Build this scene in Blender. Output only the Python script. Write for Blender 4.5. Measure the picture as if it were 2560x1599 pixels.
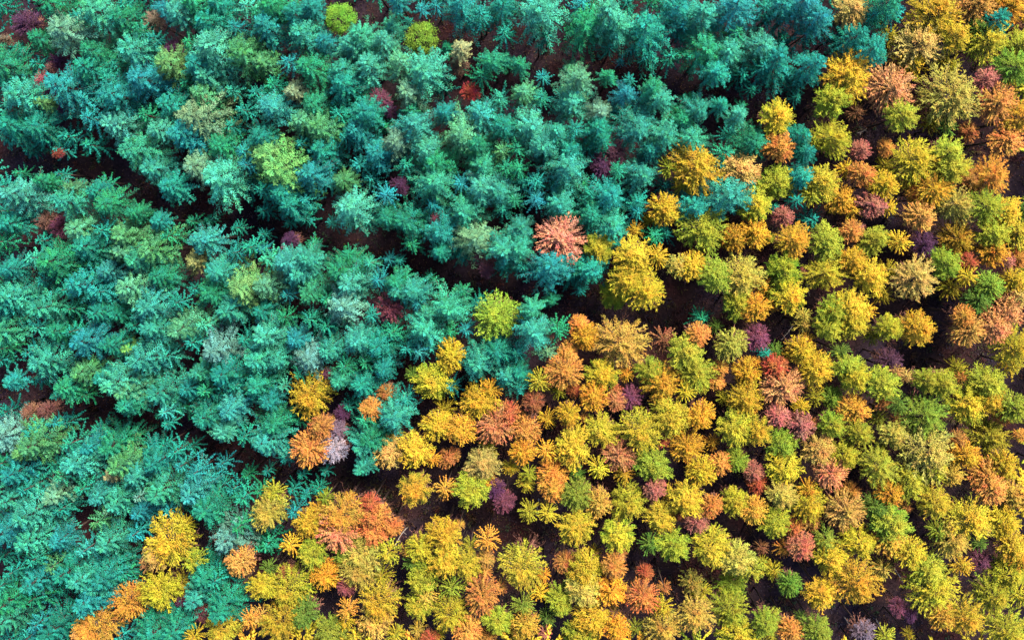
import bpy, math, random
import numpy as np
from mathutils import Vector

# ------------------------------------------------------------------ camera, sky, sun, exposure
scene = bpy.context.scene
for o in list(bpy.data.objects):
    bpy.data.objects.remove(o)
col = scene.collection

CAM_H = 140.0
cam_data = bpy.data.cameras.new('camera')
cam = bpy.data.objects.new('camera', cam_data)
col.objects.link(cam)
cam.location = (0, 0, CAM_H)
cam.rotation_euler = (0, 0, 0)                 # drone camera straight down
cam_data.sensor_width = 36.0
cam_data.lens = 36.0 * 3000 / 2560
cam_data.shift_x = -70 / 2560
cam_data.shift_y = -239.5 / 2560
cam_data.clip_end = 3000
scene.camera = cam

SUN_EL, SUN_AZ = math.radians(56), math.radians(36)      # azimuth clockwise from +Y
world = bpy.data.worlds.new('World'); scene.world = world; world.use_nodes = True
wn = world.node_tree
sky = wn.nodes.new('ShaderNodeTexSky'); sky.sky_type = 'NISHITA'; sky.sun_disc = False
sky.sun_elevation = SUN_EL; sky.sun_rotation = SUN_AZ
sky.air_density = 1.0; sky.dust_density = 0.6; sky.ozone_density = 2.0
bg = wn.nodes['Background']; bg.inputs['Strength'].default_value = 0.13
wn.links.new(sky.outputs['Color'], bg.inputs['Color'])

sun_data = bpy.data.lights.new('sun', 'SUN')
sun_data.energy = 4.2; sun_data.angle = math.radians(16); sun_data.color = (1.0, 0.94, 0.84)
sun = bpy.data.objects.new('sun', sun_data); col.objects.link(sun)
d = Vector((math.sin(SUN_AZ) * math.cos(SUN_EL), math.cos(SUN_AZ) * math.cos(SUN_EL), math.sin(SUN_EL)))
sun.rotation_euler = d.to_track_quat('Z', 'Y').to_euler()
sun.location = d * 120

scene.view_settings.view_transform = 'Standard'
scene.view_settings.look = 'None'
scene.view_settings.exposure = 2.7
scene.view_settings.gamma = 1.0
scene.cycles.use_denoising = True
scene.cycles.max_bounces = 8
scene.cycles.diffuse_bounces = 5

rng = np.random.default_rng(7)

# ------------------------------------------------------------------ materials
def new_mat(name):
    m = bpy.data.materials.new(name); m.use_nodes = True
    return m, m.node_tree.nodes, m.node_tree.links, m.node_tree.nodes['Principled BSDF']

def foliage_material():
    m, N, L, P = new_mat('needles')
    at = N.new('ShaderNodeAttribute'); at.attribute_name = 'tint'
    oi = N.new('ShaderNodeObjectInfo')
    mul = N.new('ShaderNodeMix'); mul.data_type = 'RGBA'; mul.blend_type = 'MULTIPLY'; mul.inputs[0].default_value = 1
    L.new(oi.outputs['Color'], mul.inputs[6]); L.new(at.outputs['Color'], mul.inputs[7])
    # a slow change of hue through the stand, so that neighbours are not one flat colour
    geo = N.new('ShaderNodeNewGeometry')
    nz = N.new('ShaderNodeTexNoise'); nz.inputs['Scale'].default_value = 1.1; nz.inputs['Detail'].default_value = 3
    L.new(geo.outputs['Position'], nz.inputs['Vector'])
    hsv = N.new('ShaderNodeHueSaturation')
    mr = N.new('ShaderNodeMapRange'); mr.inputs[1].default_value = 0.3; mr.inputs[2].default_value = 0.7
    mr.inputs[3].default_value = 0.475; mr.inputs[4].default_value = 0.525
    L.new(nz.outputs['Fac'], mr.inputs[0]); L.new(mr.outputs[0], hsv.inputs['Hue'])
    L.new(mul.outputs[2], hsv.inputs['Color'])
    L.new(hsv.outputs['Color'], P.inputs['Base Color'])
    P.inputs['Roughness'].default_value = 0.62
    P.inputs['Specular IOR Level'].default_value = 0.08
    tr = N.new('ShaderNodeBsdfTranslucent'); L.new(hsv.outputs['Color'], tr.inputs['Color'])
    mx = N.new('ShaderNodeMixShader'); mx.inputs[0].default_value = 0.12
    L.new(P.outputs[0], mx.inputs[1]); L.new(tr.outputs[0], mx.inputs[2])
    L.new(mx.outputs[0], N['Material Output'].inputs['Surface'])
    return m

def wood_material(name, c1, c2):
    m, N, L, P = new_mat(name)
    tc = N.new('ShaderNodeTexCoord')
    nz = N.new('ShaderNodeTexNoise'); nz.inputs['Scale'].default_value = 9; nz.inputs['Detail'].default_value = 6
    L.new(tc.outputs['Object'], nz.inputs['Vector'])
    rp = N.new('ShaderNodeValToRGB')
    rp.color_ramp.elements[0].color = (*c1, 1); rp.color_ramp.elements[0].position = 0.3
    rp.color_ramp.elements[1].color = (*c2, 1); rp.color_ramp.elements[1].position = 0.7
    L.new(nz.outputs['Fac'], rp.inputs[0]); L.new(rp.outputs[0], P.inputs['Base Color'])
    P.inputs['Roughness'].default_value = 0.85; P.inputs['Specular IOR Level'].default_value = 0.05
    bp = N.new('ShaderNodeBump'); bp.inputs['Strength'].default_value = 0.5
    L.new(nz.outputs['Fac'], bp.inputs['Height']); L.new(bp.outputs[0], P.inputs['Normal'])
    return m

def ground_material():
    m, N, L, P = new_mat('forest_floor')
    geo = N.new('ShaderNodeNewGeometry')
    a = N.new('ShaderNodeTexNoise'); a.inputs['Scale'].default_value = 0.16; a.inputs['Detail'].default_value = 5
    b = N.new('ShaderNodeTexNoise'); b.inputs['Scale'].default_value = 3.0; b.inputs['Detail'].default_value = 8; b.inputs['Roughness'].default_value = 0.7
    for n in (a, b): L.new(geo.outputs['Position'], n.inputs['Vector'])
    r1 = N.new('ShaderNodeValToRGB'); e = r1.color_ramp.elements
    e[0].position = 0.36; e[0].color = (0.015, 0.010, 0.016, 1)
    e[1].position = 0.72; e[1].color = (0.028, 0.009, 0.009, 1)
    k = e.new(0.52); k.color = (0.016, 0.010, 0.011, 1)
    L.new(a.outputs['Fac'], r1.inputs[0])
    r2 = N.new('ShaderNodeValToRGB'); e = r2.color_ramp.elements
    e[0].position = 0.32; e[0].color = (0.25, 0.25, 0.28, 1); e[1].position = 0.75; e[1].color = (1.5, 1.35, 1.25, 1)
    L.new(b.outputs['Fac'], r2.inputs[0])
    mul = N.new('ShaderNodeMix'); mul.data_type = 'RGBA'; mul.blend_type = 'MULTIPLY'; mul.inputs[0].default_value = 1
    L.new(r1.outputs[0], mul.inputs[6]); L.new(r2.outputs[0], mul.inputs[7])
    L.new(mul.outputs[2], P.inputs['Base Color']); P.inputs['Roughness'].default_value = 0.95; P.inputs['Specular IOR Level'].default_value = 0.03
    bp = N.new('ShaderNodeBump'); bp.inputs['Strength'].default_value = 0.8; bp.inputs['Distance'].default_value = 0.15
    L.new(b.outputs['Fac'], bp.inputs['Height']); L.new(bp.outputs[0], P.inputs['Normal'])
    return m

M_NEEDLE = foliage_material()
M_WOOD = wood_material('larch_bark', (0.022, 0.013, 0.012), (0.060, 0.040, 0.032))
M_TWIG = wood_material('dead_twigs', (0.075, 0.030, 0.022), (0.17, 0.075, 0.050))
M_DEAD = wood_material('dead_wood', (0.12, 0.095, 0.08), (0.26, 0.21, 0.18))
M_GROUND = ground_material()

# ------------------------------------------------------------------ mesh helpers
def unit(v):
    return v / np.maximum(np.linalg.norm(v, axis=-1, keepdims=True), 1e-9)

def spindles(p0, p1, w, roll=None):
    """closed five-point sprigs: (n,5,3) points"""
    n = len(p0)
    ax = unit(p1 - p0)
    ref = np.where(np.abs(ax[:, 2:3]) > 0.9, np.array([[1.0, 0, 0]]), np.array([[0, 0, 1.0]]))
    u = unit(np.cross(ax, ref)); v = np.cross(ax, u)
    a = rng.uniform(0, 2 * math.pi, n) if roll is None else roll
    mid = p0 + (p1 - p0) * 0.45
    pts = np.empty((n, 5, 3))
    pts[:, 0] = p0; pts[:, 4] = p1
    for k in range(3):
        ang = (a + k * 2 * math.pi / 3)[:, None]
        pts[:, 1 + k] = mid + (u * np.cos(ang) + v * np.sin(ang)) * w[:, None]
    return pts

TRI = np.array([[0, 2, 1], [0, 3, 2], [0, 1, 3], [1, 2, 4], [2, 3, 4], [3, 1, 4]])

def tri_mesh(name, verts, tris, tint=None, mats=(), mat_idx=None):
    me = bpy.data.meshes.new(name)
    me.vertices.add(len(verts)); me.vertices.foreach_set('co', np.ascontiguousarray(verts, dtype=np.float32).ravel())
    me.loops.add(len(tris) * 3); me.loops.foreach_set('vertex_index', np.ascontiguousarray(tris, dtype=np.int32).ravel())
    me.polygons.add(len(tris))
    me.polygons.foreach_set('loop_start', np.arange(0, len(tris) * 3, 3, dtype=np.int32))
    me.polygons.foreach_set('loop_total', np.full(len(tris), 3, dtype=np.int32))
    for m in mats: me.materials.append(m)
    if mat_idx is not None: me.polygons.foreach_set('material_index', np.asarray(mat_idx, dtype=np.int32))
    me.update(calc_edges=True); me.validate()
    if tint is not None:
        at = me.attributes.new('tint', 'FLOAT_COLOR', 'POINT')
        at.data.foreach_set('color', np.ascontiguousarray(np.c_[tint, np.ones(len(tint))], dtype=np.float32).ravel())
    return me

def tube(path, rad, sides=5):
    """closed tapered tube along a polyline -> verts, tris"""
    path = np.asarray(path, float); n = len(path)
    t = unit(np.gradient(path, axis=0))
    ref = np.array([0, 0, 1.0]) if abs(t[0, 2]) < 0.8 else np.array([1.0, 0, 0])
    u = unit(np.cross(t, ref)); v = np.cross(t, u)
    ang = np.arange(sides) * 2 * math.pi / sides
    ring = path[:, None] + (u[:, None] * np.cos(ang)[None, :, None] + v[:, None] * np.sin(ang)[None, :, None]) * np.asarray(rad)[:, None, None]
    V = np.concatenate([ring.reshape(-1, 3), path[:1], path[-1:]]); T = []
    for i in range(n - 1):
        for k in range(sides):
            a, b = i * sides + k, i * sides + (k + 1) % sides
            T += [[a, b, b + sides], [a, b + sides, a + sides]]
    for k in range(sides):
        T += [[n * sides, (k + 1) % sides, k], [n * sides + 1, (n - 1) * sides + k, (n - 1) * sides + (k + 1) % sides]]
    return V, np.array(T)

# ------------------------------------------------------------------ crowns (tip at the origin, growing down)
def crown_points(kind, R, lod=1.0, seed=0):
    """sprig start, end, width, tint and the wooden branch curves of one crown of radius R"""
    r = np.random.default_rng(seed)
    P0, P1, W, T, wood = [], [], [], [], []
    cfg = dict(
        open=dict(nb=100, D=2.4, e0=52, e1=-12, side=4.0, w=0.040, tw=0.46, pw=0.60),
        fuzzy=dict(nb=150, D=2.3, e0=58, e1=-6, side=4.4, w=0.037, tw=0.34, pw=0.60),
        spruce=dict(nb=77, D=3.0, e0=34, e1=-16, side=6.8, w=0.043, tw=0.44, pw=0.85),
        bare=dict(nb=110, D=1.9, e0=68, e1=10, side=7, w=0.024, tw=0.34, pw=0.55),
    )[kind]
    nb = max(int(cfg['nb'] * max(0.30, 0.40 + 0.60 * lod)), 12)
    ph = r.uniform(0, 2 * math.pi, 3); am = r.uniform(0.03, 0.11, 3) * (0.6 if kind in ('fuzzy', 'bare') else 1)
    def outline(a): return 1 + am[0] * math.cos(2 * a + ph[0]) + am[1] * math.cos(3 * a + ph[1]) + 0.6 * am[2] * math.cos(5 * a + ph[2])
    green = r.uniform(0.10, 0.55)
    wf = 1.0 if lod >= 1 else 1.45 if lod > -0.3 else 2.3
    def sprig(a, b, w, t): P0.append(a); P1.append(b); W.append(w * wf); T.append(t)
    for i in range(nb):
        t = (i + r.uniform(0.1, 0.9)) / nb
        az = i * 2.39996 + r.normal(0, 0.22)
        if kind == 'spruce':
            whorl, k6 = divmod(i, 7); az = whorl * 0.5 + k6 * 2 * math.pi / 7 + r.normal(0, 0.11); t = (whorl + r.uniform(0.2, 0.5)) / (nb / 7)
            rho = R * (0.13 + 0.90 * t ** cfg['pw']) * outline(az) * r.uniform(0.74, 1.14)
            ze = -R * cfg['D'] * t - 0.02
        else:
            rho = R * min(1.0, 1.10 * math.sin(min(1.0, t * 1.5 + 0.02) * math.pi / 2) ** (2 * cfg['pw'])) * outline(az) * r.uniform(0.84, 1.07)
            rho = max(rho, 0.14 * R)
            ze = -R * cfg['D'] * 0.85 * t ** 1.25 - 0.02
        el = math.radians(cfg['e0'] + (cfg['e1'] - cfg['e0']) * min(1, t * 1.1) + r.normal(0, 6))
        E = np.array([rho * math.cos(az), rho * math.sin(az), ze])
        A = np.array([0.0, 0.0, ze - rho * math.tan(el)])
        if kind == 'spruce': A[2] = min(A[2], -0.05)
        mid = (A + E) / 2 + np.array([r.normal(0, .07) * rho, r.normal(0, .07) * rho, (-0.04 if kind == 'open' else -0.10 if kind != 'spruce' else 0.07) * rho])
        s = np.linspace(0, 1, 7)[:, None]
        C = (1 - s) ** 2 * A + 2 * s * (1 - s) * mid + s ** 2 * E
        if kind == 'spruce': C[-1, 2] += 0.05 * rho
        wood.append((C, rho))
        hue = r.normal(0, 1); br = r.uniform(0.72, 1.25) if kind != 'spruce' else r.uniform(0.55, 1.35)
        base = np.array([1 + 0.08 * hue, 1.0, 1 - 0.05 * hue]) * br
        if kind == 'open': base = base * np.array([1.06 - green * t, 1.0, 1.0])     # larches turn from the top: lower needles are still green
        for k in range(1, 6):                                    # needle-clad axis
            sprig(C[k] - (C[k + 1] - C[k]) * 0.3, C[k + 1] + (C[k + 1] - C[k]) * 0.3, cfg['w'] * (1.35 if k < 5 else 1.1), base * r.uniform(.95, 1.15))
        ns = max(3, int(round(cfg['side'] * max(0.3, 0.55 + 0.45 * min(lod, 1)) * (0.55 + 0.5 * min(1.5, rho / 1.3)))))
        f0 = 0.26 if kind == 'spruce' else 0.20
        for k in range(ns):
            for sd in (-1, 1):
                f = f0 + (0.96 - f0) * (k + r.uniform(0.15, 0.85)) / ns
                q = f * 6; j = min(int(q), 5); B = C[j] + (C[j + 1] - C[j]) * (q - j)
                tg = unit(C[j + 1] - C[j]); hz = unit(np.cross(tg, [0, 0, 1.0])); up = np.cross(hz, tg)
                if kind == 'spruce':
                    roll = r.normal(-0.05, 0.22); an = math.radians(r.uniform(34, 50)); a2r = (24, 42)
                    ln = 0.19 * rho * (1.10 - f) ** 0.6 * r.uniform(.75, 1.25) + 0.07
                elif kind == 'open':
                    roll = r.normal(0.15, 0.40); an = math.radians(r.uniform(16, 36)); a2r = (16, 34)
                    ln = cfg['tw'] * (0.60 + 0.70 * (1 - f)) * r.uniform(.65, 1.25)
                else:
                    roll = r.uniform(-1.2, 1.6); an = math.radians(r.uniform(14, 38)); a2r = (16, 38)
                    ln = cfg['tw'] * (0.6 + 0.6 * (1 - f)) * r.uniform(.6, 1.3)
                side = hz * sd * math.cos(roll) + up * math.sin(roll)
                dr = tg * math.cos(an) + side * math.sin(an)
                dr[2] += 0.10 if kind != 'spruce' else -0.05
                dr = unit(dr); tt = base * r.uniform(0.86, 1.16)
                e = B + dr * ln; sprig(B, e, cfg['w'], tt)
                nsub = (1 if kind in ('fuzzy', 'bare', 'spruce') else 1 if ln < 0.36 else 2)
                if lod < 0.7: nsub = 1 if kind == 'open' and lod > 0 else 0
                for m in range(nsub):
                    g = 0.35 + 0.5 * (m + r.uniform(0, 1)) / nsub; a2 = math.radians(r.uniform(*a2r)) * (1 if m % 2 else -1)
                    pr = unit(np.cross(dr, up)); B2 = B + dr * ln * g
                    d2 = unit(dr * math.cos(a2) + pr * math.sin(a2) + np.array([0, 0, r.normal(0.08, .15)]))
                    sprig(B2, B2 + d2 * max(ln * r.uniform(.38, .62), .12), cfg['w'] * .92, tt * r.uniform(.92, 1.12))
    sprig(np.array([0, 0, -0.5 * R]), np.array([0, 0, 0.12 * R]), 0.06, np.ones(3))      # leader
    return np.array(P0), np.array(P1), np.array(W), np.array(T), wood

def crown_mesh(name, kind, R, seed, lod=1.0):
    P0, P1, W, T, wood = crown_points(kind, R, lod, seed)
    V = spindles(P0, P1, W).reshape(-1, 3); n = len(P0)
    F = (TRI[None] + (np.arange(n) * 5)[:, None, None]).reshape(-1, 3)
    tint = np.repeat(T, 5, axis=0); mi = np.zeros(len(F), int)
    VV, FF, TT, MM = [V], [F], [tint], [mi]; off = len(V)
    for C, rho in wood:
        v, f = tube(C[[0, 2, 4, 6]], np.array([0.032, 0.024, 0.016, 0.006]) * (0.5 + rho / 2), 3)
        VV.append(v); FF.append(f + off); TT.append(np.ones((len(v), 3))); MM.append(np.ones(len(f), int)); off += len(v)
    if kind in ('open', 'fuzzy', 'bare'):                        # the dead brown branches that larches keep below the live crown
        r = np.random.default_rng(seed + 5); q0, q1, qw = [], [], []
        for i in range(58):
            z = -R * r.uniform(1.5, 3.6); az = r.uniform(0, 6.283); L = R * r.uniform(.45, .95); dd = np.array([math.cos(az), math.sin(az), r.normal(-.12, .12)])
            q0.append([0, 0, z]); q1.append(dd * L + [0, 0, z]); qw.append(.034)
            for k in range(7):
                f = r.uniform(.3, 1); e = unit(dd + r.normal(0, .55, 3)); p = dd * L * f + [0, 0, z]
                q0.append(p); q1.append(p + e * r.uniform(.25, .6)); qw.append(.028)
        q0, q1, qw = map(np.array, (q0, q1, qw)); v = spindles(q0, q1, qw).reshape(-1, 3)
        f = (TRI[None] + (np.arange(len(q0)) * 5)[:, None, None]).reshape(-1, 3)
        VV.append(v); FF.append(f + off); TT.append(np.ones((len(v), 3))); MM.append(np.full(len(f), 2)); off += len(v)
    return tri_mesh(name, np.concatenate(VV), np.concatenate(FF), np.concatenate(TT), (M_NEEDLE, M_WOOD, M_TWIG), np.concatenate(MM))

def leafy_mesh(name, R, seed):
    r = np.random.default_rng(seed); C = []
    P0, P1, W, T = [], [], [], []
    for i in range(95):
        t = r.uniform(0, 1); az = r.uniform(0, 6.283); rho = R * math.sqrt(1 - (1 - t) ** 2) * r.uniform(.72, .95)
        c = np.array([rho * math.cos(az), rho * math.sin(az), -1.5 * R * t]); br = r.uniform(.75, 1.2)
        for k in range(34):
            dd = unit(r.normal(0, 1, 3)); p = c + dd * r.uniform(.2, 1) * 0.27 * R
            e = p + unit(r.normal(0, 1, 3) + np.array([0, 0, .2])) * r.uniform(.14, .22)
            P0.append(p); P1.append(e); W.append(0.05); T.append(np.ones(3) * br * r.uniform(.85, 1.15))
    P0, P1, W, T = map(np.array, (P0, P1, W, T)); n = len(P0)
    V = spindles(P0, P1, W).reshape(-1, 3)
    F = (TRI[None] + (np.arange(n) * 5)[:, None, None]).reshape(-1, 3)
    return tri_mesh(name, V, F, np.repeat(T, 5, axis=0), (M_NEEDLE,))

RREF = dict(open=1.7, fuzzy=1.5, fuzzybig=2.3, spruce=1.75, sprucebig=2.4, bare=1.3, leafy=1.8, openbig=2.5)
CROWNS = {}
for k, nvar in (('open', 5), ('fuzzy', 4), ('spruce', 7), ('bare', 3)):
    CROWNS[k] = [crown_mesh(k + '_crown', k, RREF[k], 100 + 10 * len(k) + i) for i in range(nvar)]
CROWNS['openbig'] = [crown_mesh('big_crown', 'open', RREF['openbig'], 300 + i, 1.7) for i in range(3)]
CROWNS['fuzzybig'] = [crown_mesh('big_fuzzy_crown', 'fuzzy', RREF['fuzzybig'], 340 + i, 1.8) for i in range(2)]
CROWNS['sprucebig'] = [crown_mesh('big_spruce_crown', 'spruce', RREF['sprucebig'], 370 + i, 1.25) for i in range(6)]
CROWNS['leafy'] = [leafy_mesh('leafy_crown', RREF['leafy'], 400)]

def trunk_mesh(seed):
    r = np.random.default_rng(seed)
    z = np.linspace(-0.03, 1.0, 7); p = np.c_[np.cumsum(r.normal(0, .05, 7)) * 0.5, np.cumsum(r.normal(0, .05, 7)) * 0.5, z]
    p[-1, :2] = 0; p[:, :2] -= np.linspace(1, 0, 7)[:, None] * 0
    v, f = tube(p, np.array([1.25, 1.0, .86, .7, .5, .28, .06]), 7)
    return tri_mesh('trunk', v, f, None, (M_WOOD,))
TRUNKS = [trunk_mesh(s) for s in range(4)]

PAL = dict(
    Y=(0.53, 0.350, 0.022), G=(0.60, 0.295, 0.024), O=(0.62, 0.265, 0.050), P=(0.64, 0.240, 0.130), R=(0.45, 0.115, 0.042),
    L=(0.33, 0.325, 0.024), l=(0.19, 0.430, 0.040), g=(0.190, 0.290, 0.026), E=(0.105, 0.180, 0.022), T=(0.52, 0.330, 0.075), K=(0.30, 0.240, 0.016),
    B=(0.20, 0.085, 0.035), U=(0.16, 0.042, 0.105), W=(0.44, 0.350, 0.390), S=(0.44, 0.150, 0.100),
    t=(0.014, 0.215, 0.150), b=(0.020, 0.230, 0.240), p=(0.065, 0.370, 0.225), v=(0.018, 0.215, 0.080), y=(0.15, 0.310, 0.055),
    n=(0.30, 0.330, 0.160), d=(0.014, 0.215, 0.150))

BARE = dict(U=(0.100, 0.034, 0.080), S=(0.30, 0.080, 0.100), T=(0.21, 0.15, 0.09), W=(0.40, 0.31, 0.37), R=(0.42, 0.055, 0.040), B=(0.10, 0.045, 0.035), O=(0.30, 0.11, 0.05))
SPRUCE_MEAN = np.array([0.016, 0.245, 0.145])

def tree_colour(code, kind, jr):
    c = np.mean([(BARE if kind == 'bare' else PAL)[k] for k in code if k != 'd'], axis=0)
    if kind == 'spruce' and 'W' in code: c = np.array([0.15, 0.34, 0.26])
    if kind == 'spruce': c = c * 0.68 + SPRUCE_MEAN * 0.32
    return np.clip(c * 0.48 * jr.uniform(0.88, 1.12) * (1 + jr.normal(0, 0.04, 3)), 0.004, 0.9)

# ------------------------------------------------------------------ the setting: forest floor
def forest_floor():
    n = 161; s = np.linspace(-1, 1, n); s = np.sign(s) * (np.abs(s) * 90 + np.abs(s) ** 8 * 1400)
    X, Y = np.meshgrid(s, s)
    Z = 0.18 * np.sin(X * .21 + 1) * np.cos(Y * .17) + 0.10 * np.sin(X * .5 + Y * .43) + rng.normal(0, .03, X.shape)
    V = np.c_[X.ravel(), Y.ravel(), Z.ravel()]
    i = np.arange((n - 1) * n).reshape(n - 1, n)[:, :-1].ravel()
    F = np.concatenate([np.c_[i, i + 1, i + n + 1], np.c_[i, i + n + 1, i + n]])
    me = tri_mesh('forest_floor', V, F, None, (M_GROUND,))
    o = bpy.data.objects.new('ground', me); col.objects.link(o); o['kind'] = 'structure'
forest_floor()

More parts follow.
